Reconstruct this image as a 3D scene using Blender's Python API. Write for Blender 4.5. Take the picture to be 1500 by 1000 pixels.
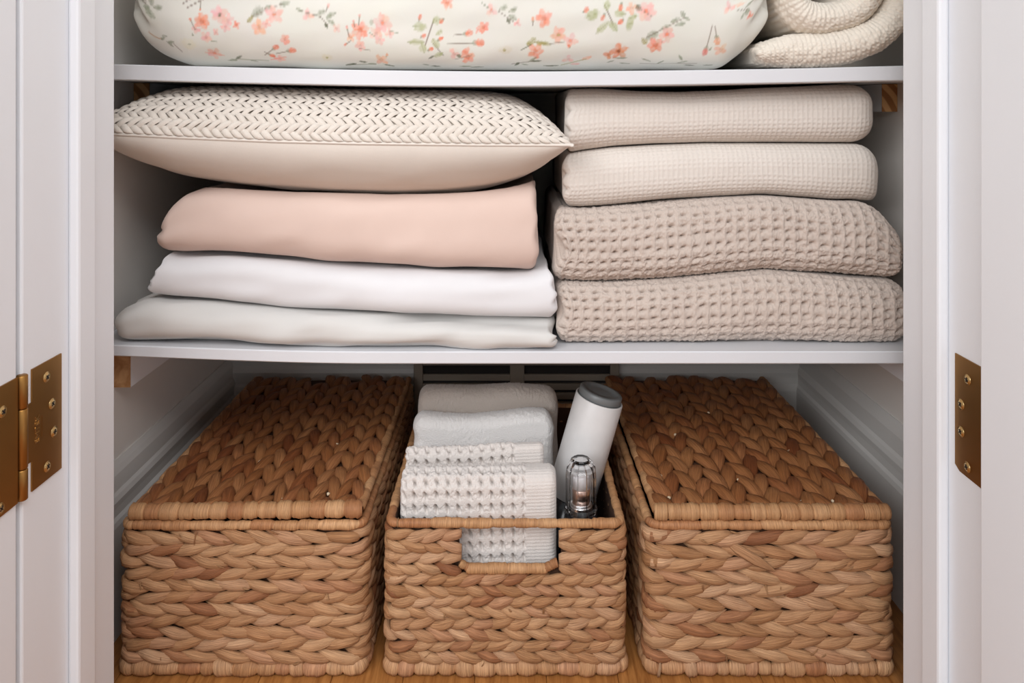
import bpy, bmesh, math, random
import numpy as np
from mathutils import Vector, Matrix

for o in list(bpy.data.objects):
    bpy.data.objects.remove(o, do_unlink=True)
SC = bpy.context.scene
COL = SC.collection
R = random.Random(11)

# ------------------------------------------------------------------ camera
F, CX, CY, H = 1100.0, 745.0, 158.0, 0.66      # focal length in px, principal point, eye height
cd = bpy.data.cameras.new('camera')
cam = bpy.data.objects.new('camera', cd)
COL.objects.link(cam)
cam.location = (0, 0, H)
cam.rotation_euler = (math.pi / 2, 0, 0)
cd.sensor_width = 36
cd.lens = 36 * F / 1500
cd.shift_x = (750 - CX) / 1500
cd.shift_y = -(500 - CY) / 1500
cd.clip_start = 0.02
SC.camera = cam

# ------------------------------------------------------------------ light
w = bpy.data.worlds.new('room_daylight')
SC.world = w
w.use_nodes = True
bg = w.node_tree.nodes['Background']
bg.inputs[0].default_value = (0.92, 0.96, 1.0, 1)
bg.inputs[1].default_value = 0.52


def area(name, loc, target, sx, sy, energy, col):
    l = bpy.data.lights.new(name, 'AREA')
    l.shape = 'RECTANGLE'
    l.size, l.size_y, l.energy, l.color = sx, sy, energy, col
    o = bpy.data.objects.new(name, l)
    COL.objects.link(o)
    o.location = loc
    o.rotation_euler = (Vector(target) - Vector(loc)).to_track_quat('-Z', 'Y').to_euler()
    return o


area('added_left_fill', (-1.5, -1.9, 1.9), (0, 0.9, 0.45), 2.2, 1.5, 72, (0.95, 0.975, 1.0))  # added area light out of view, brightens the jambs and right door
area('added_overhead_fill', (0.5, -1.1, 2.4), (0.1, 0.8, 0.3), 1.4, 1.2, 42, (0.98, 0.985, 1.0))  # added overhead area light, lets the shelf shade the rear of the lids
VS = SC.view_settings
VS.view_transform = 'Standard'
VS.look = 'None'
VS.gamma = 1
VS.use_curve_mapping = False
VS.exposure = 0.03

# ------------------------------------------------------------------ helpers


def PX(px, d):
    return (px - CX) * d / F


def PZ(py, d):
    return H + (CY - py) * d / F


def s2l(r, g, b):
    def f(c):
        c /= 255
        return c / 12.92 if c <= 0.04045 else ((c + 0.055) / 1.055) ** 2.4
    return (f(r), f(g), f(b))


def tag(o, label=None, cat=None, group=None, kind=None):
    if label: o['label'] = label
    if cat: o['category'] = cat
    if group: o['group'] = group
    if kind: o['kind'] = kind
    return o


def empty(name, loc=(0, 0, 0)):
    o = bpy.data.objects.new(name, None)
    o.empty_display_size = 0.03
    o.location = loc
    COL.objects.link(o)
    return o


def link(name, me, mat, parent=None, origin=None):
    o = bpy.data.objects.new(name, me)
    COL.objects.link(o)
    if mat is not None:
        me.materials.append(mat)
    if origin is not None:
        o.location = origin
    if parent is not None:
        o.parent = parent
        p = parent
        off = Vector((0, 0, 0))
        while p is not None:
            off += Vector(p.location)
            p = p.parent
        o.location = Vector(o.location) - off
    return o


def raw_mesh(name, co, faces, uv=None, smooth=True):
    """co (n,3), faces (m,4) int array or list; uv per vertex."""
    me = bpy.data.meshes.new(name)
    co = np.asarray(co, dtype=np.float32)
    if isinstance(faces, np.ndarray):
        nf, k = faces.shape
        me.vertices.add(len(co))
        me.vertices.foreach_set('co', co.ravel())
        me.loops.add(nf * k)
        me.loops.foreach_set('vertex_index', faces.ravel().astype(np.int32))
        me.polygons.add(nf)
        me.polygons.foreach_set('loop_start', np.arange(0, nf * k, k, dtype=np.int32))
        me.polygons.foreach_set('loop_total', np.full(nf, k, dtype=np.int32))
        me.update(calc_edges=True)
    else:
        me.from_pydata([tuple(c) for c in co.tolist()], [], faces)
        me.update()
    if smooth:
        me.polygons.foreach_set('use_smooth', np.ones(len(me.polygons), dtype=bool))
    if uv is not None:
        l = me.uv_layers.new(name='UVMap')
        idx = np.empty(len(me.loops), dtype=np.int32)
        me.loops.foreach_get('vertex_index', idx)
        l.data.foreach_set('uv', np.asarray(uv, dtype=np.float32)[idx].ravel())
    return me


def grid_faces(nu, nv, closed_v=False, base=0, flip=False):
    i = np.arange(nu - 1)[:, None]
    j = np.arange(nv if closed_v else nv - 1)[None, :]
    j2 = (j + 1) % nv
    a = i * nv + j
    b = (i + 1) * nv + j
    c = (i + 1) * nv + j2
    d = i * nv + j2
    f = np.stack([a, b, c, d], -1).reshape(-1, 4) + base
    return f[:, ::-1].copy() if flip else f


def bm_mesh(name, bm, smooth=False):
    me = bpy.data.meshes.new(name)
    bmesh.ops.recalc_face_normals(bm, faces=bm.faces)
    bm.to_mesh(me)
    bm.free()
    if smooth:
        me.polygons.foreach_set('use_smooth', np.ones(len(me.polygons), dtype=bool))
    return me


def box_bm(bm, x0, x1, y0, y1, z0, z1):
    r = bmesh.ops.create_cube(bm, size=1)
    for v in r['verts']:
        v.co = Vector(((x0 + x1) / 2 + v.co.x * (x1 - x0), (y0 + y1) / 2 + v.co.y * (y1 - y0), (z0 + z1) / 2 + v.co.z * (z1 - z0)))
    return r['verts']


def box(name, x0, x1, y0, y1, z0, z1, mat, parent=None, bev=0.0, seg=2):
    bm = bmesh.new()
    c = Vector(((x0 + x1) / 2, (y0 + y1) / 2, (z0 + z1) / 2))
    box_bm(bm, x0 - c.x, x1 - c.x, y0 - c.y, y1 - c.y, z0 - c.z, z1 - c.z)
    if bev:
        bmesh.ops.bevel(bm, geom=bm.edges[:], offset=bev, segments=seg, affect='EDGES', profile=0.5)
    return link(name, bm_mesh(name, bm), mat, parent, c)


def prism(name, prof, axis, a0, a1, mat, parent=None, closed=True, smooth=False):
    """closed 2-D profile extruded along axis 'x','y' or 'z'."""
    n = len(prof)
    co = []
    for a in (a0, a1):
        for p, q in prof:
            co.append({'x': (a, p, q), 'y': (p, a, q), 'z': (p, q, a)}[axis])
    fs = [(i, (i + 1) % n, n + (i + 1) % n, n + i) for i in range(n)]
    fs += [tuple(range(n))[::-1], tuple(range(n, 2 * n))]
    bm = bmesh.new()
    vs = [bm.verts.new(c) for c in co]
    for f in fs:
        bm.faces.new([vs[k] for k in f])
    return link(name, bm_mesh(name, bm, smooth), mat, parent)


_tabs = {}


def vnoise(x, y, seed=0):
    if seed not in _tabs:
        _tabs[seed] = np.random.RandomState(seed + 77).rand(256, 256)
    t = _tabs[seed]
    xi, yi = np.floor(x).astype(int), np.floor(y).astype(int)
    fx, fy = x - xi, y - yi
    fx, fy = fx * fx * (3 - 2 * fx), fy * fy * (3 - 2 * fy)
    a, b = t[xi % 256, yi % 256], t[(xi + 1) % 256, yi % 256]
    c, d = t[xi % 256, (yi + 1) % 256], t[(xi + 1) % 256, (yi + 1) % 256]
    return (a * (1 - fx) + b * fx) * (1 - fy) + (c * (1 - fx) + d * fx) * fy - 0.5


# ------------------------------------------------------------------ materials


def new_mat(name):
    m = bpy.data.materials.new(name)
    m.use_nodes = True
    nt = m.node_tree
    return m, nt, nt.nodes['Principled BSDF']


def N(nt, t, **kw):
    n = nt.nodes.new(t)
    for k, v in kw.items():
        if k.startswith('i_'):
            n.inputs[int(k[2:])].default_value = v
        else:
            setattr(n, k, v)
    return n


def mix_col(nt, fac, a, b, blend='MIX'):
    n = nt.nodes.new('ShaderNodeMix')
    n.data_type = 'RGBA'
    n.blend_type = blend
    for sock, v in ((n.inputs[0], fac), (n.inputs[6], a), (n.inputs[7], b)):
        if hasattr(v, 'is_linked') or hasattr(v, 'links'):
            nt.links.new(v, sock)
        else:
            sock.default_value = v if not isinstance(v, tuple) or len(v) == 4 else (*v, 1)
    return n.outputs[2]


def bump(nt, bsdf, height, strength, dist=0.001):
    b = N(nt, 'ShaderNodeBump')
    b.inputs['Strength'].default_value = strength
    b.inputs['Distance'].default_value = dist
    nt.links.new(height, b.inputs['Height'])
    nt.links.new(b.outputs[0], bsdf.inputs['Normal'])


def coords(nt, kind, scale):
    tc = N(nt, 'ShaderNodeTexCoord')
    mp = N(nt, 'ShaderNodeMapping')
    mp.inputs['Scale'].default_value = scale
    nt.links.new(tc.outputs[kind], mp.inputs[0])
    return mp.outputs[0]


def paint(name, rgb, rough=0.45, mottling=0.03):
    m, nt, b = new_mat(name)
    v = coords(nt, 'Object', (9, 9, 9))
    n = N(nt, 'ShaderNodeTexNoise')
    n.inputs['Scale'].default_value = 1.3
    nt.links.new(v, n.inputs['Vector'])
    c2 = tuple(c * (1 - mottling * 2) for c in rgb)
    nt.links.new(mix_col(nt, n.outputs[0], rgb, c2), b.inputs['Base Color'])
    b.inputs['Roughness'].default_value = rough
    n2 = N(nt, 'ShaderNodeTexNoise')
    n2.inputs['Scale'].default_value = 40
    nt.links.new(v, n2.inputs['Vector'])
    bump(nt, b, n2.outputs[0], 0.06, 0.001)
    return m


def plain(name, rgb, rough=0.4, metal=0.0, **kw):
    m, nt, b = new_mat(name)
    n = N(nt, 'ShaderNodeTexNoise')
    n.inputs['Scale'].default_value = 60
    nt.links.new(coords(nt, 'Object', (1, 1, 1)), n.inputs['Vector'])
    nt.links.new(mix_col(nt, n.outputs[0], tuple(c * 0.94 for c in rgb), tuple(min(1, c * 1.05) for c in rgb)), b.inputs['Base Color'])
    b.inputs['Roughness'].default_value = rough
    b.inputs['Metallic'].default_value = metal
    for k, v in kw.items():
        b.inputs[k.replace('_', ' ')].default_value = v
    return m


def cloth(name, rgb, thread=1400, strength=0.25, fuzz=0.0, attr=None, wale=None):
    m, nt, b = new_mat(name)
    uv = coords(nt, 'UV', (1, 1, 1))
    n = N(nt, 'ShaderNodeTexNoise')
    n.inputs['Scale'].default_value = 22
    n.inputs['Detail'].default_value = 6
    nt.links.new(uv, n.inputs['Vector'])
    if attr:
        a = N(nt, 'ShaderNodeAttribute', attribute_name=attr)
        base = a.outputs['Color']
        nt.links.new(mix_col(nt, 0.06, base, n.outputs[1], 'OVERLAY'), b.inputs['Base Color'])
    else:
        nt.links.new(mix_col(nt, n.outputs[0], tuple(c * 0.95 for c in rgb), tuple(min(1, c * 1.04) for c in rgb)), b.inputs['Base Color'])
    b.inputs['Roughness'].default_value = 0.95
    b.inputs['Specular IOR Level'].default_value = 0.15
    b.inputs['Sheen Weight'].default_value = 0.12 + fuzz
    b.inputs['Sheen Roughness'].default_value = 0.5
    n2 = N(nt, 'ShaderNodeTexNoise')
    n2.inputs['Scale'].default_value = thread
    n2.inputs['Detail'].default_value = 2
    nt.links.new(uv, n2.inputs['Vector'])
    bump(nt, b, n2.outputs[0], strength, 0.001)
    return m


def straw(name, stops, streak=1.0, rough=0.55):
    """dried water-hyacinth leaf: colour varies strand by strand, fibres run along u."""
    m, nt, b = new_mat(name)
    oi = N(nt, 'ShaderNodeObjectInfo')
    geo = N(nt, 'ShaderNodeNewGeometry')
    at = N(nt, 'ShaderNodeAttribute', attribute_name='tone')
    add = N(nt, 'ShaderNodeMath', operation='ADD')
    nt.links.new(oi.outputs['Random'], add.inputs[0])
    nt.links.new(at.outputs['Fac'], add.inputs[1])
    fr = N(nt, 'ShaderNodeMath', operation='FRACT')
    nt.links.new(add.outputs[0], fr.inputs[0])
    ramp = N(nt, 'ShaderNodeValToRGB')
    els = ramp.color_ramp.elements
    while len(els) < len(stops): els.new(0.5)
    for e, (p, c) in zip(els, stops):
        e.position, e.color = p, (*s2l(*c), 1)
    nt.links.new(fr.outputs[0], ramp.inputs[0])
    tc = N(nt, 'ShaderNodeTexCoord')
    mp = N(nt, 'ShaderNodeMapping')
    mp.inputs['Scale'].default_value = (2.2, 26, 1)
    comb = N(nt, 'ShaderNodeCombineXYZ')
    mul = N(nt, 'ShaderNodeMath', operation='MULTIPLY', i_1=37.0)
    nt.links.new(fr.outputs[0], mul.inputs[0])
    nt.links.new(mul.outputs[0], comb.inputs[0])
    nt.links.new(mul.outputs[0], comb.inputs[2])
    nt.links.new(tc.outputs['UV'], mp.inputs[0])
    nt.links.new(comb.outputs[0], mp.inputs['Location'])
    n = N(nt, 'ShaderNodeTexNoise')
    n.inputs['Scale'].default_value = 1
    n.inputs['Detail'].default_value = 4
    n.inputs['Roughness'].default_value = 0.6
    nt.links.new(mp.outputs[0], n.inputs['Vector'])
    r2 = N(nt, 'ShaderNodeValToRGB')
    r2.color_ramp.elements[0].position, r2.color_ramp.elements[0].color = 0.3, (0.42, 0.36, 0.32, 1)
    r2.color_ramp.elements[1].position, r2.color_ramp.elements[1].color = 0.72, (1.16, 1.13, 1.1, 1)
    nt.links.new(n.outputs[0], r2.inputs[0])
    mp2 = N(nt, 'ShaderNodeMapping')
    mp2.inputs['Scale'].default_value = (1.6, 1.6, 1)
    nt.links.new(tc.outputs['UV'], mp2.inputs[0])
    nt.links.new(comb.outputs[0], mp2.inputs['Location'])
    n3 = N(nt, 'ShaderNodeTexNoise')
    n3.inputs['Scale'].default_value = 1.2
    nt.links.new(mp2.outputs[0], n3.inputs['Vector'])
    c1 = mix_col(nt, 0.9 * streak, ramp.outputs[0], r2.outputs[0], 'MULTIPLY')
    r3 = N(nt, 'ShaderNodeValToRGB')
    r3.color_ramp.elements[0].position, r3.color_ramp.elements[0].color = 0.35, (0.74, 0.62, 0.52, 1)
    r3.color_ramp.elements[1].position, r3.color_ramp.elements[1].color = 0.6, (1.03, 1.02, 1.0, 1)
    nt.links.new(n3.outputs[0], r3.inputs[0])
    c2 = mix_col(nt, 0.45, c1, r3.outputs[0], 'MULTIPLY')
    nt.links.new(c2, b.inputs['Base Color'])
    b.inputs['Roughness'].default_value = rough
    b.inputs['Specular IOR Level'].default_value = 0.35
    bump(nt, b, n.outputs[0], 0.9, 0.0014)
    return m


def wood(name, c1, c2, scale, stretch, rough=0.5, kind='Object', rings=False):
    m, nt, b = new_mat(name)
    v = coords(nt, kind, stretch)
    if rings: v.node.inputs['Location'].default_value = (.42, 0, .3)
    oi = N(nt, 'ShaderNodeObjectInfo')
    off = N(nt, 'ShaderNodeVectorMath', operation='ADD')
    sc = N(nt, 'ShaderNodeVectorMath', operation='SCALE')
    sc.inputs[3].default_value = 11.0
    cmb = N(nt, 'ShaderNodeCombineXYZ')
    for k in range(3): nt.links.new(oi.outputs['Random'], cmb.inputs[k])
    nt.links.new(cmb.outputs[0], sc.inputs[0])
    nt.links.new(v, off.inputs[0]); nt.links.new(sc.outputs[0], off.inputs[1])
    if rings:
        n = N(nt, 'ShaderNodeTexWave', wave_type='RINGS', rings_direction='Y')
        n.inputs['Scale'].default_value = scale
        n.inputs['Distortion'].default_value = 1.5
        n.inputs['Detail'].default_value = 2
        nt.links.new(v, n.inputs['Vector'])
    else:
        n = N(nt, 'ShaderNodeTexNoise')
        n.inputs['Scale'].default_value = scale
        n.inputs['Detail'].default_value = 6
        n.inputs['Roughness'].default_value = 0.65
        n.inputs['Distortion'].default_value = 0.6
        nt.links.new(off.outputs[0], n.inputs['Vector'])
    r = N(nt, 'ShaderNodeValToRGB')
    r.color_ramp.elements[0].position, r.color_ramp.elements[0].color = 0.32, (*c1, 1)
    r.color_ramp.elements[1].position, r.color_ramp.elements[1].color = 0.68, (*c2, 1)
    nt.links.new(n.outputs[0], r.inputs[0])
    nt.links.new(r.outputs[0], b.inputs['Base Color'])
    b.inputs['Roughness'].default_value = rough
    bump(nt, b, n.outputs[0], 0.12, 0.001)
    return m


M = {}
M['trim'] = paint('white_trim_paint', s2l(238, 240, 244), 0.62, .015)
M['wall'] = paint('white_wall_paint', s2l(226, 221, 215), 0.6)
M['base'] = paint('baseboard_paint', s2l(212, 210, 206), 0.4)
M['shelf'] = paint('shelf_paint', s2l(214, 214, 217), 0.4)
M['cleat'] = wood('pine_end_grain', s2l(150, 100, 52), s2l(206, 160, 108), 5, (4, 4, 4), rings=True)
M['chip'] = wood('raw_pine', s2l(160, 112, 66), s2l(205, 162, 116), 60, (1, 1, 1))
M['floor'] = wood('oak_floor', s2l(136, 84, 40), s2l(182, 124, 68), 6, (26, 2.2, 10), 0.35)
M['brass'] = plain('worn_brass', (0.37, 0.19, 0.055), 0.4, 1.0)
M['brass_light'] = plain('brass_screw', (0.72, 0.50, 0.22), 0.28, 1.0)
M['vent'] = paint('vent_paint_with_shade', s2l(150, 138, 124), 0.5)  # taupe stands in for shade at the closet back, put into the colour
M['dark'] = plain('dark_void', (0.02, 0.016, 0.014), 0.8)
STOPS = [(0.0, (182, 136, 94)), (0.16, (198, 153, 112)), (0.34, (206, 164, 124)), (0.52, (190, 142, 100)),
         (0.68, (212, 172, 136)), (0.82, (198, 150, 114)), (0.93, (178, 126, 88)), (1.0, (154, 102, 68))]
M['straw'] = straw('dried_hyacinth', STOPS)
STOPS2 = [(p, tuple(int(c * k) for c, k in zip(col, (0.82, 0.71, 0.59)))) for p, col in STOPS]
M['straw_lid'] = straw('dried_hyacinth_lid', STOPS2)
M['rim'] = straw('wrapped_hyacinth', [(0, (194, 148, 104)), (0.4, (204, 160, 117)), (0.8, (188, 140, 97)), (1, (178, 126, 86))], 0.8)
M['core'] = plain('basket_core', s2l(74, 46, 27), 0.8)
M['pith'] = plain('pale_stalk_pith', s2l(208, 186, 156), 0.8)
M['cushion'] = cloth('cushion_back_cloth', s2l(219, 210, 200), 1500, 0.15)
M['strip'] = cloth('cushion_woven_strip', s2l(214, 204, 193), 900, 0.3)
M['strip_core'] = cloth('cushion_under_cloth', s2l(196, 183, 168), 900, 0.2)
M['pink'] = cloth('blush_sheet', s2l(214, 190, 178), 1500, 0.12)
M['white_sheet'] = cloth('white_sheet', s2l(219, 217, 218), 1500, 0.12)
M['grey_sheet'] = cloth('grey_white_sheet', s2l(206, 203, 199), 1500, 0.15)
M['cream'] = cloth('cream_waffle', s2l(217, 208, 199), 1300, 0.3)
M['taupe'] = cloth('taupe_waffle', s2l(197, 182, 171), 900, 0.6, 0.1)
M['knit'] = cloth('cream_knit', s2l(224, 214, 200), 900, 0.6, 0.1)
M['terry'] = cloth('white_terry', s2l(230, 226, 223), 620, 1.0, 0.25)
M['terry_grey'] = cloth('warm_grey_terry', s2l(200, 188, 178), 520, 1.0, 0.25)
M['towel'] = cloth('pale_waffle_towel', s2l(212, 204, 198), 800, 0.8, 0.15)
M['floral'] = cloth('floral_print', (1, 1, 1), 1600, 0.12, attr='print')
M['can'] = plain('matte_white_can', s2l(208, 205, 203), 0.4)
M['can_grey'] = plain('grey_plastic', s2l(108, 110, 110), 0.42)
M['black'] = plain('black_gloss', (0.012, 0.012, 0.014), 0.18)
M['silver'] = plain('silver_metal', (0.82, 0.80, 0.80), 0.22, 1.0)
M['copper'] = plain('rose_metal', (0.72, 0.52, 0.44), 0.3, 1.0)
M['nozzle'] = plain('white_nozzle', s2l(225, 222, 222), 0.3)


def clear_plastic():
    m, nt, b = new_mat('clear_plastic')
    n = N(nt, 'ShaderNodeTexNoise')
    n.inputs['Scale'].default_value = 30
    nt.links.new(mix_col(nt, n.outputs[0], (0.97, 0.97, 0.98), (1, 1, 1)), b.inputs['Base Color'])
    b.inputs['Roughness'].default_value = 0.02
    b.inputs['IOR'].default_value = 1.46
    b.inputs['Transmission Weight'].default_value = 1.0
    return m


M['clear'] = clear_plastic()

# ------------------------------------------------------------------ the closet shell
WL, WR, WB = -0.503, 0.531, 1.36          # side walls and back wall planes
JX, J0, J1 = 0.438, 0.676, 0.835          # jamb faces, front and rear edge
TOP = 2.25


def struct(o):
    o['kind'] = 'structure'
    return o


floor = struct(box('floor', -2.2, 2.2, -2.5, 1.5, -0.04, -0.006, M['floor']))
x = -0.62
k = 0
pw = 0.083
while x < 0.64:
    me_o = box('plank', x + 0.0002, x + pw - 0.0002, -0.6, 1.36, -0.0055, 0.0 - (k % 3) * 0.0002, M['floor'], floor, 0.0008, 1)
    x += pw
    k += 1
struct(box('wall_left', WL - 0.08, WL, J1, WB + 0.08, 0, TOP, M['wall']))
struct(box('wall_right', WR, WR + 0.08, J1, WB + 0.08, 0, TOP, M['wall']))
struct(box('wall_back', WL, WR, WB, WB + 0.08, 0, TOP, M['wall']))
struct(box('ceiling', WL - 0.08, WR + 0.08, 0.70, WB + 0.08, TOP, TOP + 0.05, M['wall']))
wf = struct(box('wall_front_left', -1.5, -JX - 0.019, 0.70, J1 - 0.004, 0, TOP, M['wall']))
wf = struct(box('wall_front_right', JX + 0.019, 1.5, 0.70, J1 - 0.004, 0, TOP, M['wall']))
struct(box('wall_front_top', -JX - 0.019, JX + 0.019, 0.70, J1 - 0.004, 2.06, TOP, M['wall']))


def jamb(side, name):
    s = -1 if side == 'left' else 1
    a = s * JX
    e = empty(name, (a, J0, 0))
    e['kind'] = 'structure'
    box('jamb_board', min(a, a + s * 0.018), max(a, a + s * 0.018), J0, J1, 0, 2.06, M['trim'], e, 0.002)
    box('door_stop', min(a, a - s * 0.011), max(a, a - s * 0.011), 0.746, 0.778, 0, 2.05, M['trim'], e, 0.003)
    b0, b1 = sorted((a + s * 0.0185, a + s * 0.085))
    # casing, stepped profile
    prof = [(a + s * 0.0185, 0.699), (a + s * 0.0185, 0.690), (a + s * 0.035, 0.687), (a + s * 0.07, 0.682), (a + s * 0.085, 0.684), (a + s * 0.085, 0.699)]
    prism('casing', prof, 'z', 0, 2.12, M['trim'], e)
    return e


jamb('left', 'trim_1')
jamb('right', 'trim_2')
struct(box('trim_3', -JX, JX, J0, J1, 2.04, 2.059, M['trim']))

BP = [(0.0, 0.016), (0.138, 0.016), (0.144, 0.0145), (0.148, 0.0115), (0.158, 0.0115), (0.166, 0.0125), (0.172, 0.0105), (0.176, 0.008), (0.196, 0.0075), (0.204, 0.005), (0.211, 0.002), (0.211, 0.0), (0.0, 0.0)]
struct(prism('baseboard_left', [(WL + p, z) for z, p in BP], 'y', J1, WB, M['base']))
kz = 1.11
struct(prism('baseboard_right', [(WR - p, z * kz) for z, p in BP], 'y', J1, WB, M['base']))
struct(prism('baseboard_back', [(WB - p, z * kz) for z, p in BP], 'x', WL + 0.001, WR - 0.001, M['base']))

# air vent let into the back wall above and behind the open basket
vd = WB - 0.016
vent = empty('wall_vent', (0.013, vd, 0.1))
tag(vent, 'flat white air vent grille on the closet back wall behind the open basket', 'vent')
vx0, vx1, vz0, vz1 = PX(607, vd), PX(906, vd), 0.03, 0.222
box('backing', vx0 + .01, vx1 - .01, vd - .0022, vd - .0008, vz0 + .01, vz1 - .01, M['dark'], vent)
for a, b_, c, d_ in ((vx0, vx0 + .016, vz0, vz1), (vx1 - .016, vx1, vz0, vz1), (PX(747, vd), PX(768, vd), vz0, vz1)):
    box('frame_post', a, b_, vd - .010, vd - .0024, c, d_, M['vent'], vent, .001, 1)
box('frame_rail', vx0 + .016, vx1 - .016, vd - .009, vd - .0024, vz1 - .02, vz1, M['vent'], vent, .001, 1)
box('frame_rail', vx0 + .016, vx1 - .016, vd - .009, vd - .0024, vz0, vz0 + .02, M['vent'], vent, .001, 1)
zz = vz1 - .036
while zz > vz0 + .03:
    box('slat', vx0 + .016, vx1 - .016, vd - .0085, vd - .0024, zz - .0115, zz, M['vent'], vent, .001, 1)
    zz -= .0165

# doors
dr = empty('door_1', (0.43, 0.66, 0))
dr['kind'] = 'structure'
box('door_slab', 0.4155, 0.452, -0.14, 0.662, 0.01, 2.04, M['trim'], dr, 0.002)
dl = empty('door_2', (-0.44, 0.65, 0))
dl['kind'] = 'structure'
box('door_slab', -1.24, -JX, 0.634, 0.669, 0.01, 2.04, M['trim'], dl, 0.002)


def screw(parent, x, y, z, s, r=0.0043, ang=0.4):
    """countersunk cross-head screw in a leaf facing +-x (s = direction it faces)."""
    bm = bmesh.new()
    rings = [(r * 1.18, 0.0), (r * 1.12, 0.0005), (r * 0.98, -0.0001), (r * 0.9, 0.0005), (r * 0.5, 0.0009), (r * 0.12, 0.001)]
    n = 18
    prev = None
    for rr, hh in rings:
        ring = [bm.verts.new((s * hh, rr * math.cos(2 * math.pi * i / n), rr * math.sin(2 * math.pi * i / n))) for i in range(n)]
        if prev:
            for i in range(n):
                bm.faces.new((prev[i], prev[(i + 1) % n], ring[(i + 1) % n], ring[i]))
        prev = ring
    bm.faces.new(prev)
    o = link('screw', bm_mesh('screw', bm, True), M['brass_light'], parent, (x, y, z))
    bm = bmesh.new()
    for a in (ang, ang + math.pi / 2):
        vs = box_bm(bm, -0.0004, 0.0004, -r * 0.55, r * 0.55, -r * 0.12, r * 0.12)
        for v in vs:
            yy, zz_ = v.co.y, v.co.z
            v.co.y = yy * math.cos(a) - zz_ * math.sin(a)
            v.co.z = yy * math.sin(a) + zz_ * math.cos(a)
    link('cross_slot', bm_mesh('cross_slot', bm), M['dark'], o, (x + s * 0.00085, y, z))


def leaf_plate(name, x, t, outline, parent):
    """thin plate in the y-z plane at x, thickness t (signed)."""
    bm = bmesh.new()
    cy_ = sum(p[0] for p in outline) / len(outline)
    cz_ = sum(p[1] for p in outline) / len(outline)
    vs = [bm.verts.new((0, p[0] - cy_, p[1] - cz_)) for p in outline]
    f = bm.faces.new(vs)
    r = bmesh.ops.extrude_face_region(bm, geom=[f])
    for v in r['geom']:
        if isinstance(v, bmesh.types.BMVert):
            v.co.x += t
    return link(name, bm_mesh(name, bm), M['brass'], parent, (x, cy_, cz_))


def barrel(parent, x, y, z0, z1, r):
    bm = bmesh.new()
    n = 20
    prev = None
    for zz_, rr in ((z0, r * .86), (z0 + .0008, r), (z1 - .0008, r), (z1, r * .86)):
        ring = [bm.verts.new((rr * math.cos(2 * math.pi * i / n), rr * math.sin(2 * math.pi * i / n), zz_ - (z0 + z1) / 2)) for i in range(n)]
        if prev:
            for i in range(n):
                bm.faces.new((prev[i], prev[(i + 1) % n], ring[(i + 1) % n], ring[i]))
        else:
            bm.faces.new(ring)
        prev = ring
    bm.faces.new(prev)
    me = bm_mesh('barrel', bm, True)
    return link('barrel', me, M['brass'], parent, (x, y, (z0 + z1) / 2))


hz0, hz1 = 0.3085, 0.4205
hl = empty('door_hinge', (-JX, 0.70, hz0))
tag(hl, 'worn brass butt hinge with exposed barrel and stamped lettering, on the left jamb', 'hinge', 'brass door hinges')
hh = hz1 - hz0
leaf_plate('jamb_leaf', -JX + .0002, .0013, [(.6880, hz0), (.7335, hz0), (.7335, hz1), (.6880, hz1)], hl)
leaf_plate('jamb_leaf_tab', -JX + .0002, .0013, [(.674, hz0 + .25 * hh), (.688, hz0 + .25 * hh), (.688, hz0 + .73 * hh), (.674, hz0 + .73 * hh)], hl)
leaf_plate('door_leaf', -JX + .0002, .0013, [(.630, hz0), (.668, hz0), (.668, hz1), (.630, hz1)], hl)
for a, b_ in ((0, .245), (.25, .73), (.735, 1.0)):
    barrel(hl, -JX + .0012, .674, hz0 + a * hh, hz0 + b_ * hh, .0048)
for (px, py) in ((66, 552), (74, 591), (77, 632), (67, 683)):
    d_ = JX * F / (CX - px)
    screw(hl, -JX + .0016, d_, PZ(py, d_), 1, ang=R.uniform(0, 1.5))
for (px, py) in ((1, 603), (-2, 745)):
    d_ = JX * F / (CX - px)
    screw(hl, -JX + .0016, d_, PZ(py, d_), 1, ang=R.uniform(0, 1.5))
hr = empty('door_hinge', (JX, 0.71, hz0))
tag(hr, 'worn brass hinge leaf with four screws, barrel hidden, on the right jamb', 'hinge', 'brass door hinges')
leaf_plate('jamb_leaf', JX - .0002, -.0013, [(.676, hz0), (.727, hz0), (.7345, hz0 + .004), (.7345, hz1), (.676, hz1)], hr)
for (px, py) in ((1419.5, 556), (1410, 592), (1410, 632), (1419, 684)):
    d_ = JX * F / (px - CX)
    screw(hr, JX - .0016, d_, PZ(py, d_), -1, ang=R.uniform(0, 1.5))


def stamp(text, size, y, z, parent, name):
    cu = bpy.data.curves.new(name, 'FONT')
    cu.body = text
    cu.size = size
    cu.extrude = 0.0002
    cu.align_x = 'CENTER'
    cu.align_y = 'CENTER'
    tmp = bpy.data.objects.new(name, cu)
    COL.objects.link(tmp)
    dg = bpy.context.evaluated_depsgraph_get()
    me = bpy.data.meshes.new_from_object(tmp.evaluated_get(dg))
    bpy.data.objects.remove(tmp, do_unlink=True)
    # reads bottom to top, facing +x (text x -> +z, text y -> -y ... mirrored away from the viewer)
    for v in me.vertices:
        v.co = Vector((v.co.z, -v.co.y, v.co.x))
    return link(name, me, M['brass_light'], parent, (-JX + .0016, y, z))


d_ = JX * F / (CX - 52.5)
stamp('EMTEK', .0085, d_, PZ(628, d_), hl, 'stamped_lettering')
d2_ = JX * F / (CX - 60)
box('stamped_rule', -JX + .0014, -JX + .0017, d2_ - .0007, d2_ + .0007, PZ(639, d2_), PZ(609, d2_), M['brass'], hl)

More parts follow.
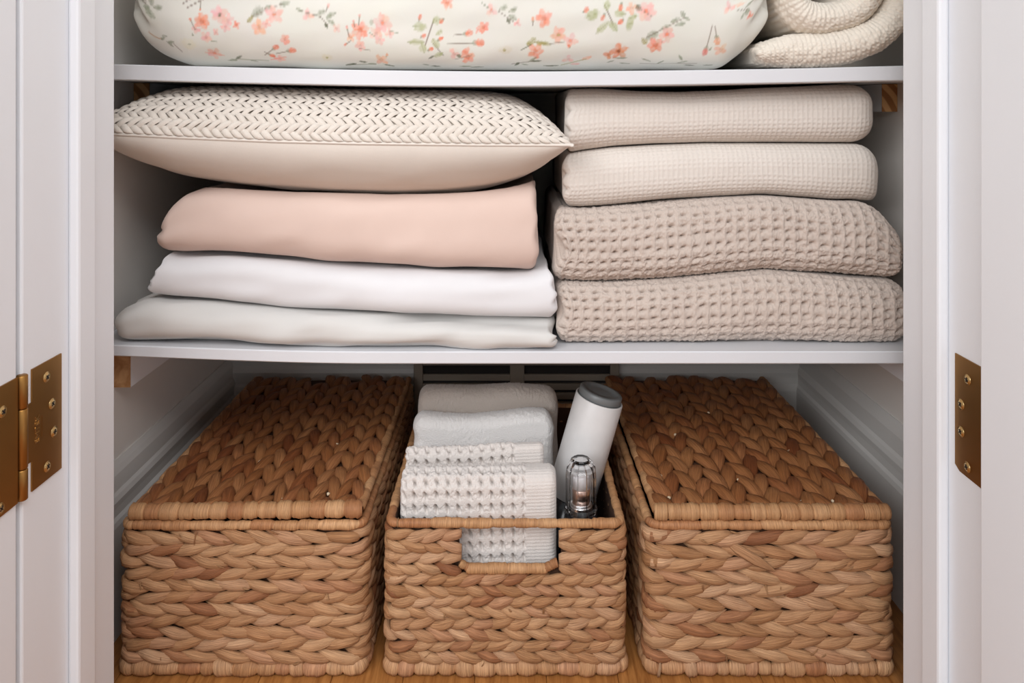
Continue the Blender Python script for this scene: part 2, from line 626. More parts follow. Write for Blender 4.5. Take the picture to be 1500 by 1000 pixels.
# ------------------------------------------------------------------ shelves and their cleats
def shelf(name, top_px, bot_px, d0, label):
    """board running wall to wall whose front edge follows the measured sag."""
    n = 61
    xs = np.linspace(WL + .0005, WR - .0005, n)
    px = CX + xs * F / d0
    zt = PZ(np.interp(px, *zip(*top_px)), d0)
    zb = PZ(np.interp(px, *zip(*bot_px)), d0)
    k = np.ones(7) / 7
    zt = np.convolve(np.pad(zt, 3, mode='edge'), k, 'valid')
    zb = np.convolve(np.pad(zb, 3, mode='edge'), k, 'valid')
    e = .0012
    prof = []
    for i in range(n):
        prof.append([(xs[i], d0 + e, zt[i]), (xs[i], WB - .001, zt[i]), (xs[i], WB - .001, zb[i]), (xs[i], d0 + e, zb[i]), (xs[i], d0, zb[i] + e), (xs[i], d0, zt[i] - e)])
    co = np.array(prof).reshape(-1, 3)
    f = grid_faces(n, 6, True).tolist()
    f += [list(range(6)), list(range((n - 1) * 6, n * 6))[::-1]]
    bm = bmesh.new()
    vs = [bm.verts.new(c) for c in co]
    for q in f: bm.faces.new([vs[t] for t in q])
    o = link(name, bm_mesh(name, bm), M['shelf'])
    return tag(o, label, 'shelf'), lambda X: np.interp(X, xs, zt), lambda X: np.interp(X, xs, zb)


SD = 0.90
up, up_top, up_bot = shelf('closet_shelf', [(100, 92), (170, 94), (330, 98), (560, 103), (750, 105), (1000, 103), (1180, 100), (1325, 96), (1400, 95)],
                           [(100, 115), (170, 117), (330, 121.5), (560, 126), (750, 127), (1000, 124.5), (1180, 121), (1325, 118), (1400, 117)], SD,
                           'upper white closet shelf, slightly sagging, under the floral duvet and knit blanket')
lo, lo_top, lo_bot = shelf('closet_shelf', [(100, 503), (170, 505), (330, 511), (480, 515), (1325, 514.5), (1400, 514)],
                           [(100, 519), (170, 521.5), (330, 528), (480, 533), (1325, 533), (1400, 533)], SD,
                           'lower white closet shelf under the folded sheets and waffle blankets')


def cleat(label, side, d0, zt, hgt, thick, mat_end):
    a, b_ = (WL, WL + thick) if side == 'left' else (WR - thick, WR)
    s = 1 if side == 'left' else -1
    e = empty('shelf_cleat', ((a + b_) / 2, d0, zt - hgt))
    tag(e, label, 'cleat', 'wooden cleats under the shelves')
    m = .0003
    box('batten', a + m, b_ - m, d0 + .001, WB - .018, zt - hgt, zt - .0004, M['trim'], e)
    box('end_grain', a + m, b_ - m, d0, d0 + .001, zt - hgt, zt - .0004, mat_end, e)


cleat('bare brown cleat end under the upper shelf, above the woven cushion', 'left', 1.007, float(up_bot(-.48)) - .0002, .026, .0215, M['cleat'])
cleat('striped pine cleat end under the upper shelf, beside the cream blankets', 'right', 1.025, float(up_bot(.5)) - .0002, .038, .0215, M['cleat'])
cleat('raw wood cleat end under the lower shelf, above the left lidded basket', 'left', .955, float(lo_bot(-.49)) - .0003, .0580, .0222, M['chip'])
cleat('white painted cleat under the lower shelf, above the right lidded basket', 'right', .955, float(lo_bot(.51)) - .0003, .0465, .0215, M['trim'])

# ------------------------------------------------------------------ folded textiles


def interp_smooth(pts, px, w=9):
    xs, ys = zip(*pts)
    g = np.linspace(min(xs), max(xs), 400)
    y = np.interp(g, xs, ys)
    y = np.convolve(np.pad(y, w, mode='edge'), np.ones(2 * w + 1) / (2 * w + 1), 'valid')
    return np.interp(px, g, y)


def fold_mesh(name, X0, X1, zt, zb, nose, Rf, depth, nu, cell, disp=None, mat=None, label=None, cat=None, group=None,
              endr=0.012, el=None, er=None, press=None, zfloor=None, scal_l=None, scal_r=None, orient='flat', cover=0.07, wrinkle=0.0, seed=1, a=2.3, bexp=2.5, zscale=1.0, lean=0.0, color=None):
    """A folded cloth as one closed surface: top sheet, rounded front fold, bottom sheet, rounded ends.
    zt / zb: functions of x for its upper and lower surface; nose(x): the front of the fold."""
    # profile: dep (0 at nose), h in [-1,1]
    nf = max(14, int(Rf * 3.0 / cell))
    ntop = max(4, int(cover / cell))
    dep_t = np.concatenate([np.linspace(depth, Rf + cover, 6)[:-1], np.linspace(Rf + cover, Rf, ntop)])
    ph = np.linspace(math.pi / 2, -math.pi / 2, nf)[1:-1]
    dep_f = Rf * (1 - np.abs(np.cos(ph)) ** (2 / a))
    h_f = np.sign(np.sin(ph)) * np.abs(np.sin(ph)) ** (2 / bexp)
    dep = np.concatenate([dep_t, dep_f, dep_t[::-1]])
    h = np.concatenate([np.ones(len(dep_t)), h_f, -np.ones(len(dep_t))])
    nv = len(dep)
    # edge rounding samples in u
    el, er = el or endr, er or endr
    stp = (X1 - X0) / nu
    ml, mr = max(8, int(el * 1.57 / stp)), max(8, int(er * 1.57 / stp))
    tl_ = (1 - np.cos(np.linspace(0, math.pi / 2, ml))) * el
    tr_ = (1 - np.cos(np.linspace(0, math.pi / 2, mr))) * er
    inner = np.linspace(X0 + el, X1 - er, nu)
    xs = np.concatenate([X0 + tl_[:-1], inner, (X1 - tr_[:-1])[::-1]])
    right = xs > (X0 + X1) / 2
    er_ = np.where(right, er, el)
    dl = np.minimum(xs - X0, X1 - xs)
    s = np.sqrt(np.clip(1 - (1 - np.clip(dl / er_, 0, 1)) ** 2, 0, 1))
    inset = er_ * (1 - s)
    zti, zbi, ns = zt(xs), zb(xs), nose(xs)
    zc, hh_ = (zti + zbi) / 2, np.maximum((zti - zbi) / 2 - inset * np.minimum(1, (zti - zbi) / 2 / er_ * .7), .001)
    X = xs[:, None] + 0 * dep[None, :]
    # scalloped ends show the layers
    tl = np.clip(1 - (xs - X0) / 0.035, 0, 1)[:, None]
    tr = np.clip(1 - (X1 - xs) / 0.035, 0, 1)[:, None]
    if scal_l is not None: X = X + tl * scal_l(h)[None, :]
    if scal_r is not None: X = X + tr * scal_r(h)[None, :]
    D = ns[:, None] + inset[:, None] * np.clip(1 - dep / max(Rf, 1e-6), 0, 1)[None, :] + dep[None, :] * 1.0
    Z = zc[:, None] + hh_[:, None] * h[None, :]
    P = np.stack([X, D, Z], -1)
    hm = float(np.mean(hh_))
    arc = np.concatenate([[0], np.cumsum(np.hypot(np.diff(dep), np.diff(h * hm)))])
    arc -= arc[np.argmin(np.abs(dep) + np.abs(h))]
    U, V = np.broadcast_to(xs[:, None], X.shape), np.broadcast_to(arc[None, :], X.shape)
    dsp = np.zeros(X.shape)
    if wrinkle:
        dsp += wrinkle * (vnoise(U * 9 + V * 5, V * 30 - U * 3, seed) + .5 * vnoise(U * 22, V * 50 + U * 9, seed + 1))
    if disp is not None:
        dsp = dsp + disp(U, V) * np.clip(s * 1.2, .2, 1)[:, None]
    gu = np.gradient(P, axis=0)
    gv = np.gradient(P, axis=1)
    Nn = np.cross(gu, gv)
    Nn /= np.linalg.norm(Nn, axis=-1, keepdims=True) + 1e-12
    cen = np.stack([xs, ns + depth / 2, zc], -1)[:, None, :]
    sgn = np.sign(np.mean(np.sum(Nn[len(xs) // 2] * (P[len(xs) // 2] - cen[len(xs) // 2]), -1)))
    P = P + Nn * sgn * dsp[..., None]
    P[..., 2] = np.clip(P[..., 2], zb(P[..., 0].ravel()).reshape(X.shape), zt(P[..., 0].ravel()).reshape(X.shape))
    if press is not None: P[..., 2] = np.minimum(P[..., 2], press(P[..., 0], P[..., 1]))
    fl = P.reshape(-1, 3)
    n0 = len(xs)
    f = grid_faces(n0, nv)
    if sgn < 0: f = f[:, ::-1].copy()
    # end caps (pair v with its mirror) and back
    caps = []
    half = nv // 2
    for iu in (0, n0 - 1):
        b0 = iu * nv
        for j in range(half - 1):
            q = [b0 + j, b0 + j + 1, b0 + nv - 2 - j, b0 + nv - 1 - j]
            caps.append(q if (iu == 0) == (sgn > 0) else q[::-1])
    for i in range(n0 - 1):
        q = [i * nv, (i + 1) * nv, (i + 1) * nv + nv - 1, i * nv + nv - 1]
        caps.append(q[::-1] if sgn > 0 else q)
    f = np.concatenate([f, np.array(caps, dtype=f.dtype)])
    if orient == 'upright':          # dep -> down from the top fold, h -> towards the viewer
        xx, dd, zz_ = fl[:, 0].copy(), fl[:, 1].copy(), fl[:, 2].copy()
        fl = np.stack([xx, -zz_ + (dd * lean), -dd], -1)      # caller passes zt/zb as -y and nose as -z
        f = f[:, ::-1].copy()
        if zfloor is not None: fl[:, 2] = np.maximum(fl[:, 2], zfloor)
    org = fl.mean(0)
    org[2] = fl[:, 2].min()
    uv = np.stack([U, V], -1).reshape(-1, 2)
    me = raw_mesh(name, fl - org, f, uv)
    if color is not None:
        at = me.color_attributes.new('print', 'FLOAT_COLOR', 'POINT')
        c = color(U.ravel(), V.ravel())
        at.data.foreach_set('color', np.concatenate([c, np.ones((len(c), 1))], 1).astype(np.float32).ravel())
    bm = bmesh.new()
    bm.from_mesh(me)
    bmesh.ops.recalc_face_normals(bm, faces=bm.faces)
    bm.to_mesh(me)
    bm.free()
    o = link(name, me, mat, None, org)
    return tag(o, label, cat, group)


def fold_px(name, top, bot, xl, xr, d, mat, label, cat, group, Rf=.04, depth=.30, cell=.004, nu=160, **kw):
    dc = d + Rf * .35
    X0, X1 = PX(xl, d), PX(xr, d)
    under, over = kw.pop('under', None), kw.pop('over', None)
    zt0 = lambda X: PZ(interp_smooth(top, CX + X * F / d), dc)
    zt = (lambda X: np.minimum(zt0(X), over(X))) if over else zt0
    zb = (lambda X: under(X) + .0008) if under else (lambda X: PZ(interp_smooth(bot, CX + X * F / d), dc))
    nose = kw.pop('nose', None) or (lambda X: d + 0 * X)
    fold_mesh(name, X0, X1, zt, zb, nose, Rf, depth, nu, cell, None if 'disp' not in kw else kw.pop('disp'), mat, label, cat, group, **kw)
    return zt


def waffle(p, q, amp, hole=.5, ridge=.0003, ph=0.0):
    """knobbly waffle weave: ridged square cells with a pit in the middle of each."""
    def f(U, V):
        wob = .28 * vnoise(U / p * .35, V / q * .35, 5)
        a_ = U / p + wob + ph
        b_ = V / q + .12 * vnoise(U / p * .4 + 9, V / q * .4, 6)
        ca, cb = a_ - np.floor(a_) - .5, b_ - np.floor(b_) - .5
        rnd = .75 + .5 * (vnoise(np.floor(a_) * 1.7 + .5, np.floor(b_) * 1.3 + .5, 8) + .5)
        pyr = 1 - 2 * np.maximum(np.abs(ca), np.abs(cb))
        ci, cj = np.floor(a_), np.floor(b_)
        jx, jy, jr = (vnoise(ci * 1.37 + k_, cj * 2.11 + k_, 70 + k_) for k_ in (1, 2, 3))
        pa, pb = ca + .30 * jx, cb + .30 * jy
        pit = np.exp(-((pa + (.5 + 1.6 * jr) * pb) ** 2 / (2 * (.15 * hole * 2) ** 2) + pb ** 2 / (2 * (.078 * hole * 2) ** 2)))
        rd = np.exp(-(np.abs(ca) - .5) ** 2 / (2 * .10 ** 2)) + .5 * np.exp(-(np.abs(cb) - .5) ** 2 / (2 * .09 ** 2))
        g = (vnoise(U * 700, V * 700, 11) * .0010 + vnoise(U * 330, V * 330, 14) * .0012) * (amp / .007)
        return -amp * (.75 * pit * rnd + .2 * pyr) + ridge * rd + g
    return f


def slits(p, q, amp, x_plain=None):
    """rows of short upright slits between puffy knit ribs, plain band beyond x_plain."""
    def f(U, V):
        a_ = U / p + .1 * vnoise(U / p * .5, V / q * .5, 15)
        b_ = V / q + .1 * vnoise(U / p * .5 + 5, V / q * .5, 16)
        ca, cb = a_ - np.floor(a_) - .5, b_ - np.floor(b_) - .5
        pit = np.exp(-((ca + .35 * cb) ** 2 / (2 * .085 ** 2) + cb ** 2 / (2 * .2 ** 2)))
        puff = np.cos(2 * np.pi * cb)
        out = -amp * pit - amp * .09 * puff + vnoise(U * 700, V * 700, 12) * .0014 + vnoise(U * 300, V * 300, 19) * .0016
        if x_plain is not None:
            k = 1 / (1 + np.exp(-(U - x_plain) / .0012))
            ribs = .00025 * np.sin(2 * np.pi * V / .004) + vnoise(U * 300, V * 60, 13) * .0005
            out = out * (1 - k) + (ribs - .0012) * k
        return out
    return f


def scallop(n, amp, bow, ph=0.0, sgn=1):
    def f(h):
        return sgn * (amp * (1 - np.abs(np.sin(n * math.pi / 2 * (h + 1) + ph))) + bow * h * h)
    return f


GL, GR_ = 'folded sheets stacked on the left of the lower shelf', 'folded blankets stacked on the right of the lower shelf'
# the cushion's underside presses into the pink sheet
CU = dict(xl=PX(118, .875), xr=PX(838, .875), y0=.868, y1=1.28, TT=.068, TB=.072)
SEAM_PX = [(100, 192), (170, 196), (260, 201), (400, 207), (520, 210), (700, 212), (838, 212)]
seam_z = lambda X: PZ(interp_smooth(SEAM_PX, CX + X * F / .875, 4), .875)


def cu_shape(u, v):
    return np.clip(1 - np.abs(u) ** 5, 0, 1) ** .62 * np.clip(1 - np.abs(v) ** 2.8, 0, 1) ** .54


def cu_press(X, Y):
    u = np.clip((X - (CU['xl'] + CU['xr']) / 2) / ((CU['xr'] - CU['xl']) / 2) * 1.0, -1, 1)
    v = np.clip((Y - (CU['y0'] + CU['y1']) / 2) / ((CU['y1'] - CU['y0']) / 2), -1, 1)
    return seam_z(X) - CU['TB'] * cu_shape(u, v) * 1.06 - .0030


# --- left stack
s1_top = [(140, 462), (172, 455), (186, 446), (205, 440), (230, 444), (290, 446), (340, 451), (420, 459), (500, 464), (600, 469), (700, 471), (806, 475), (820, 476)]
z1 = fold_px('folded_sheet', s1_top, None, 158, 813, .897, M['grey_sheet'], 'soft grey-white folded sheet at the bottom of the pile, lying on the shelf', 'sheet', GL,
             Rf=.03, depth=.34, cell=.003, nu=220, wrinkle=.013, seed=3, el=.02, er=.008, under=lo_top, scal_r=lambda h: .0025 * np.sin(6 * h))
s2_top = [(190, 372), (215, 372), (235, 373), (260, 376), (330, 378), (420, 386), (520, 394), (640, 401), (740, 404), (786, 402), (800, 396), (822, 390)]
z2 = fold_px('folded_sheet', s2_top, None, 206, 816, .909, M['white_sheet'], 'crisp white folded sheet between the pink sheet and the grey-white one', 'sheet', GL,
             Rf=.035, depth=.33, cell=.003, nu=200, wrinkle=.006, seed=6, el=.008, er=.008, under=z1, scal_l=lambda h: .011 * (h + 1) + .0013 * np.sin(13 * h) + .016 * np.clip(-h - .6, 0, 1),
             scal_r=lambda h: -.007 * (h > .3) * (h - .3) / .7 + .0022 * np.sin(9 * h + 1))
s3_top = [(205, 320), (222, 312), (236, 300), (256, 284), (292, 274), (330, 271), (450, 276), (560, 279), (680, 276), (740, 270), (780, 266), (795, 266)]
fold_px('folded_sheet', s3_top, None, 219, 788, .912, M['pink'], 'blush pink folded sheet under the woven cushion', 'sheet', GL,
        Rf=.05, depth=.32, cell=.004, nu=200, wrinkle=.006, seed=9, el=.018, er=.008, under=z2, press=cu_press, scal_l=lambda h: .004 + .006 * h + .0012 * np.sin(9 * h), scal_r=lambda h: -.004 * (h > 0) * h + .002 * np.sin(8 * h), bexp=2.8)
# --- right stack
b1_top = [(800, 414), (822, 414), (850, 416), (900, 416), (980, 412), (1060, 404), (1130, 398), (1200, 404), (1260, 410), (1300, 412), (1345, 414)]
W1 = waffle(.0143, .0132, .0095)
z1 = fold_px('waffle_blanket', b1_top, None, 816, 1338, .916, M['taupe'], 'taupe chunky waffle blanket at the bottom of its pile, lying on the shelf', 'blanket', GR_,
             Rf=.032, depth=.30, cell=.00082, nu=680, disp=W1, wrinkle=.004, seed=13, cover=.03, el=.012, er=.02, under=lo_top, scal_l=lambda h: .004 + .004 * np.sin(4 * h + 1))
b2_top = [(800, 308), (822, 306), (850, 308), (900, 305), (980, 298), (1060, 292), (1130, 289), (1200, 294), (1240, 297), (1280, 297), (1300, 308), (1322, 335), (1345, 360)]
z2 = fold_px('waffle_blanket', b2_top, None, 812, 1330, .92, M['taupe'], 'taupe chunky waffle blanket second from the bottom, under the cream blankets', 'blanket', GR_,
             Rf=.036, depth=.30, cell=.00082, nu=680, disp=waffle(.0143, .0132, .0095, ph=.4), wrinkle=.004, seed=17, cover=.03, el=.012, er=.016, under=z1, scal_l=lambda h: .006 + .006 * np.sin(4 * h + 2))
W2 = waffle(.0062, .0058, .0009, .8, .0002)
b3_top = [(810, 228), (826, 226), (850, 222), (900, 216), (960, 213), (1040, 210), (1120, 210), (1180, 210), (1250, 210), (1305, 211)]
z3 = fold_px('waffle_blanket', b3_top, None, 824, 1300, .935, M['cream'], 'cream fine-waffle blanket lying directly on the taupe blankets', 'blanket', GR_,
             Rf=.034, depth=.30, cell=.0012, nu=480, disp=W2, wrinkle=.002, seed=21, cover=.02, el=.008, er=.030, under=z2, scal_l=scallop(3, .005, .001))
b4_top = [(815, 129), (830, 127), (870, 128), (940, 133), (1000, 134), (1080, 130), (1180, 126), (1240, 123), (1300, 122)]
fold_px('waffle_blanket', b4_top, None, 828, 1294, .935, M['cream'], 'cream fine-waffle blanket on top of the pile, close under the upper shelf', 'blanket', GR_,
        Rf=.036, depth=.30, cell=.0012, nu=480, disp=W2, wrinkle=.002, seed=25, cover=.02, el=.008, er=.032, under=z3, over=lambda X: up_bot(X) - .0012, scal_l=scallop(3, .006, .0))

# ------------------------------------------------------------------ floral duvet on the upper shelf
PEACH, CORAL, PINK, ORANGE = s2l(232, 172, 142), s2l(232, 140, 112), s2l(232, 176, 166), s2l(216, 132, 84)
GREEN, SAGE, OLIVE, DKG, STEM = s2l(172, 178, 132), s2l(150, 156, 134), s2l(160, 152, 88), s2l(96, 102, 76), s2l(130, 116, 104)
FB = s2l(220, 219, 210)
FD = .885            # depth of the duvet's front


def floral(U, V):
    """watercolour flower print, painted in the cloth's own metres (U across, V up the front)."""
    x0_ = CX + U * F / FD
    y0_ = CY - (FZ0 - V - H) * F / FD
    x, y = x0_, y0_
    c = np.tile(np.array(FB), (len(x), 1))
    rr = random.Random(5)

    def blob(cx, cy, rx, ry, ang, col, al=.85, edge=.35):
        pad = max(rx, ry) * 1.4
        m = np.nonzero((np.abs(x - cx) < pad) & (np.abs(y - cy) < pad))[0]
        if not len(m): return
        ca, sa = math.cos(ang), math.sin(ang)
        dx, dy = x[m] - cx, y[m] - cy
        u, v = (dx * ca + dy * sa) / rx, (-dx * sa + dy * ca) / ry
        r_ = np.sqrt(u * u + v * v) + .35 * vnoise(x[m] * .35, y[m] * .35, 31)
        k = np.clip((1 - r_) / edge, 0, 1)
        k = k * al * (.62 + .6 * (vnoise(x[m] * .18, y[m] * .18, 33) + .3))
        k = np.clip(k, 0, 1)[:, None]
        c[m] = c[m] * (1 - k) + np.array(col) * k

    def line(x0, y0, x1, y1, wd, col, al=.8, bend=0.0):
        pad = wd + 3
        m = np.nonzero((x > min(x0, x1) - pad) & (x < max(x0, x1) + pad) & (y > min(y0, y1) - pad) & (y < max(y0, y1) + pad))[0]
        if not len(m): return
        L2 = (x1 - x0) ** 2 + (y1 - y0) ** 2
        t = np.clip(((x[m] - x0) * (x1 - x0) + (y[m] - y0) * (y1 - y0)) / L2, 0, 1)
        nx, ny = -(y1 - y0) / math.sqrt(L2), (x1 - x0) / math.sqrt(L2)
        b_ = bend * np.sin(math.pi * t)
        dd = np.hypot(x[m] - (x0 + t * (x1 - x0) + nx * b_), y[m] - (y0 + t * (y1 - y0) + ny * b_))
        k = (np.clip(1.4 - dd / wd, 0, 1) * al)[:, None]
        c[m] = c[m] * (1 - k) + np.array(col) * k

    def flower(cx, cy, r, col, n=5, core=None, al=.75):
        blob(cx, cy, r * 1.15, r * .95, rr.uniform(0, 3), tuple(.5 * q + .5 * p_ for q, p_ in zip(col, FB)), .55, .8)
        a0 = rr.uniform(0, 6)
        for i in range(n):
            a_ = a0 + i * 2 * math.pi / n + rr.uniform(-.2, .2)
            k = rr.uniform(.85, 1.12)
            cc = tuple(q * rr.uniform(.9, 1.1) for q in col)
            blob(cx + math.cos(a_) * r * .55, cy + math.sin(a_) * r * .55, r * .6 * k, r * .42, a_, cc, al)
        blob(cx, cy, r * .35, r * .35, 0, tuple(q * .7 for q in col), .6)
        if core: blob(cx, cy, r * .22, r * .2, 0, core, .9)

    def leaf(cx, cy, rx, ry, ang, col=SAGE, al=.8):
        blob(cx, cy, rx, ry, ang, col, al)
        line(cx - math.cos(ang) * rx, cy - math.sin(ang) * rx, cx + math.cos(ang) * rx * .9, cy + math.sin(ang) * rx * .9, .7, tuple(q * .75 for q in col), .5)

    def bud(cx, cy, r, col, ang, ln=0.0):
        if ln: line(cx, cy, cx + math.cos(ang) * ln, cy + math.sin(ang) * ln, .9, STEM, .75)
        blob(cx + math.cos(ang) * r * .8, cy + math.sin(ang) * r * .8, r * .7, r * .6, ang, SAGE, .8)
        blob(cx, cy, r, r * .8, ang, col, .9)
        blob(cx - math.cos(ang) * r * .5, cy - math.sin(ang) * r * .5, r * .5, r * .6, ang, tuple(q * .85 for q in col), .7)

    for ox, oy in ((0, 0), (330, -116), (690, -232), (120, -348)):
        x = x0_ if oy == 0 else np.mod(x0_ - ox - 170, 980) + 170
        y = y0_ - oy
        # left edge
        leaf(219, 14, 8, 4, -1.2); leaf(228, 20, 8, 4.5, -.3); leaf(213, 35, 10, 8, .3); leaf(207, 29, 7, 4, -.6)
        line(190, 32, 206, 24, .9, STEM, .7); line(206, 24, 214, 10, .8, STEM, .5)
        line(266, 5, 282, -6, 1, STEM); line(272, 11, 296, -2, 1, STEM); bud(291, 13, 2.5, CORAL, -1.5, 14)
        flower(293, 31, 12, CORAL, 6); flower(320, 21, 13, PINK, 6, DKG); flower(333, 28, 9, PINK); flower(328, 38, 8, PINK); flower(345, 35, 6, CORAL, 4)
        flower(283, 42, 7, PINK, 4); flower(297, 54, 9, PINK, 5); bud(276, 28, 3, CORAL, 1.2, 16); bud(277, 51, 2, SAGE, 1); flower(313, 46, 5, PINK, 4)
        line(304, 60, 312, 61, 1, SAGE, .7)
        blob(268, 66, 15, 11, 0, s2l(220, 214, 184), .5); blob(269, 66, 3, 2, 0, SAGE, .7)
        line(206, 71, 226, 70, 1.1, s2l(186, 150, 110), .8, 2); leaf(228, 69, 5, 2.5, -.8, SAGE); leaf(240, 70, 7, 3, -.5); leaf(238, 75, 6, 3, .6, SAGE); line(244, 72, 254, 82, 1, STEM, .7); leaf(232, 63, 4, 2, -.2)
        flower(304, 81, 11, PINK, 5, CORAL); line(290, 80, 318, 85, 1, CORAL, .5)
        leaf(377, 16, 11, 8, -.6); leaf(366, 27, 7, 4, -.7, OLIVE); leaf(393, 9, 7, 3.5, -.4); leaf(418, 4, 9, 4.5, -.2); line(370, 22, 416, 3, 1, STEM, .5)
        flower(402, 19, 13, PINK, 5, ORANGE); flower(379, 38, 12, PEACH, 5, ORANGE); flower(390, 33, 7, PINK, 4)
        flower(416, 55, 8, CORAL, 5); bud(400, 67, 6, CORAL, 2.5, 24); bud(424, 72, 7, CORAL, 2.9, 26); bud(392, 82, 5, CORAL, -2.6, 12); flower(402, 88, 8, PINK, 4); line(388, 90, 412, 84, 1, CORAL, .6)
        leaf(340, 87, 7, 3, -.6, DKG); leaf(330, 93, 9, 3, -.2, SAGE); line(340, 90, 384, 92, 1, SAGE, .7); leaf(362, 93, 6, 2, .2, SAGE)
        # sprig a
        flower(452, 20, 9, PINK, 3); line(436, 12, 470, 22, .9, STEM, .7); leaf(440, 13, 6, 2.5, .5); leaf(471, 16, 8, 4, -.5, SAGE); leaf(486, 19, 8, 4, -.4, SAGE); leaf(485, 29, 7, 4, .6, SAGE); leaf(478, 34, 4, 3, 1.2, DKG); bud(482, 6, 3, PINK, 2, 8); line(470, 22, 480, 33, .9, STEM, .6)
        flower(493, 38, 7, PINK, 4, None, .5)
        flower(527, 41, 13, CORAL, 6); flower(560, 31, 14, PINK, 6, CORAL); flower(550, 46, 10, PINK, 5); flower(513, 51, 7, PEACH, 4); flower(526, 64, 8, PINK, 5); flower(555, 55, 8, PINK, 5); flower(570, 46, 7, PINK, 4); bud(527, 20, 3, PINK, 1.7, 14); bud(508, 37, 3, PINK, 1.4, 14); bud(518, 28, 3, PINK, 1.4, 8); bud(504, 62, 3, CORAL, -.6, 10); line(540, 44, 548, 50, 1, SAGE, .6); line(570, 42, 582, 45, 1, SAGE, .7); line(524, 68, 540, 71, .9, STEM, .6); leaf(544, 29, 4, 5, 0, SAGE, .5)
        flower(555, 87, 10, PEACH, 4); bud(564, 78, 3, PEACH, 2); blob(474, 83, 10, 7, 0, s2l(216, 208, 182), .6); blob(474, 83, 2.5, 2, 0, OLIVE, .8)
        leaf(527, 92, 6, 2.5, .2, DKG); leaf(508, 98, 9, 3, -.2, DKG); line(500, 100, 545, 97, 1, DKG, .6); leaf(565, 99, 9, 2.5, .3, DKG); leaf(540, 96, 6, 2, 0, SAGE)
        # green sprig
        line(636, 24, 622, 62, 1.1, STEM, .8); line(634, 60, 648, 78, 1, STEM, .7)
        leaf(615, 36, 11, 8, .1, GREEN); leaf(640, 27, 8, 7, -.5, GREEN); leaf(609, 58, 13, 5.5, 0, GREEN); leaf(618, 67, 8, 6, 1.3, GREEN); leaf(637, 60, 9, 6, 1.0, GREEN); leaf(643, 44, 6, 4, -.6, GREEN); leaf(640, 77, 9, 4, -.4, GREEN); leaf(630, 81, 5, 2.5, -.6, DKG)
        for (a_, b_) in ((615, 22), (646, 28), (620, 49), (645, 53), (630, 68)): bud(a_, b_, 4.5, CORAL, rr.uniform(0, 6), 5)
        bud(687, 45, 7, CORAL, 3.0, 24); bud(702, 59, 8, CORAL, 3.1, 48); flower(708, 36, 9, CORAL, 5); flower(700, 41, 5, CORAL, 3)
        flower(664, 76, 9, PINK, 3); blob(681, 72, 9, 5, -.9, CORAL, .8); flower(684, 81, 11, CORAL, 5); blob(671, 79, 4, 3.5, 0, DKG, .8); line(665, 85, 690, 78, .9, STEM, .5)
        flower(655, 2, 9, CORAL, 5); leaf(621, 97, 5, 2, .3, SAGE); leaf(635, 101, 8, 2, .1, DKG); leaf(680, 100, 10, 2, 0, SAGE); leaf(698, 102, 10, 1.6, 0, DKG)
        flower(720, 12, 10, PINK, 3, CORAL); line(706, 2, 716, 9, 1, SAGE, .8); leaf(738, 8, 7, 4, -.4, SAGE); leaf(752, 11, 7, 4, -.4, SAGE); leaf(751, 22, 7, 5, .5, SAGE); leaf(745, 27, 4, 4, 1, DKG); flower(758, 30, 6, PINK, 3); line(730, 13, 752, 28, .9, STEM, .6)
        blob(740, 70, 12, 7, 0, s2l(214, 206, 184), .6); blob(739, 70, 3, 2.5, 0, OLIVE, .7)
        flower(785, 72, 13, CORAL, 5); leaf(779, 57, 9, 5, -.7, OLIVE); leaf(792, 59, 9, 4, .1, OLIVE); line(764, 70, 778, 62, 1, DKG, .7)
        leaf(781, 87, 8, 3, -.7, SAGE); leaf(787, 90, 8, 2.5, -.1, DKG); line(750, 97, 782, 90, 1, STEM, .6); leaf(758, 97, 5, 3, -.8, DKG); leaf(770, 98, 5, 2, .2, SAGE)
        flower(797, 23, 13, CORAL, 5); bud(781, 24, 4, PEACH, 1.6, 10)
        # right half
        flower(819, 47, 12, PEACH, 5, OLIVE); flower(837, 55, 11, PINK, 4, CORAL); leaf(800, 60, 9, 4, .2, OLIVE); line(806, 60, 828, 57, 1, STEM, .6); bud(835, 63, 3, CORAL, 1)
        line(886, 4, 899, 30, 1.1, STEM, .8); leaf(868, 18, 12, 9, -.3, GREEN); leaf(884, 36, 13, 6, -.75, GREEN); leaf(900, 34, 10, 6, .9, GREEN); leaf(909, 16, 10, 6, .1, GREEN); leaf(924, 30, 6, 12, .2, GREEN); leaf(890, 4, 6, 8, .3, GREEN); leaf(930, 20, 7, 4, -.4, GREEN)
        for (a_, b_) in ((859, 11), (884, 22), (910, 7), (910, 28)): bud(a_, b_, 5, CORAL, rr.uniform(0, 6), 5)
        flower(926, 8, 9, PEACH, 4); flower(948, 12, 14, PINK, 6, CORAL); blob(936, 8, 5, 5, 0, DKG, .8); line(936, 8, 956, 20, .8, DKG, .4)
        flower(910, 72, 13, ORANGE, 5, s2l(120, 60, 40)); flower(896, 79, 9, ORANGE, 3); leaf(914, 85, 11, 2.5, 0, SAGE); leaf(900, 92, 6, 2, -.4, SAGE)
        flower(835, 87, 9, PINK, 3); blob(863, 85, 9, 4, -.4, PEACH, .8); line(825, 100, 862, 87, 1, OLIVE, .7); blob(846, 98, 9, 3.5, -.1, PINK, .8); leaf(810, 101, 12, 2, 0, DKG)
        leaf(958, 47, 11, 7, -.5); leaf(947, 56, 6, 5, .8, OLIVE); line(950, 50, 1004, 22, 1, STEM, .6); leaf(976, 36, 8, 4, -.4); leaf(991, 25, 7, 3, -.4); leaf(999, 31, 8, 4, -.2); leaf(1002, 17, 5, 4, .8); leaf(1008, 23, 5, 2.5, .4)
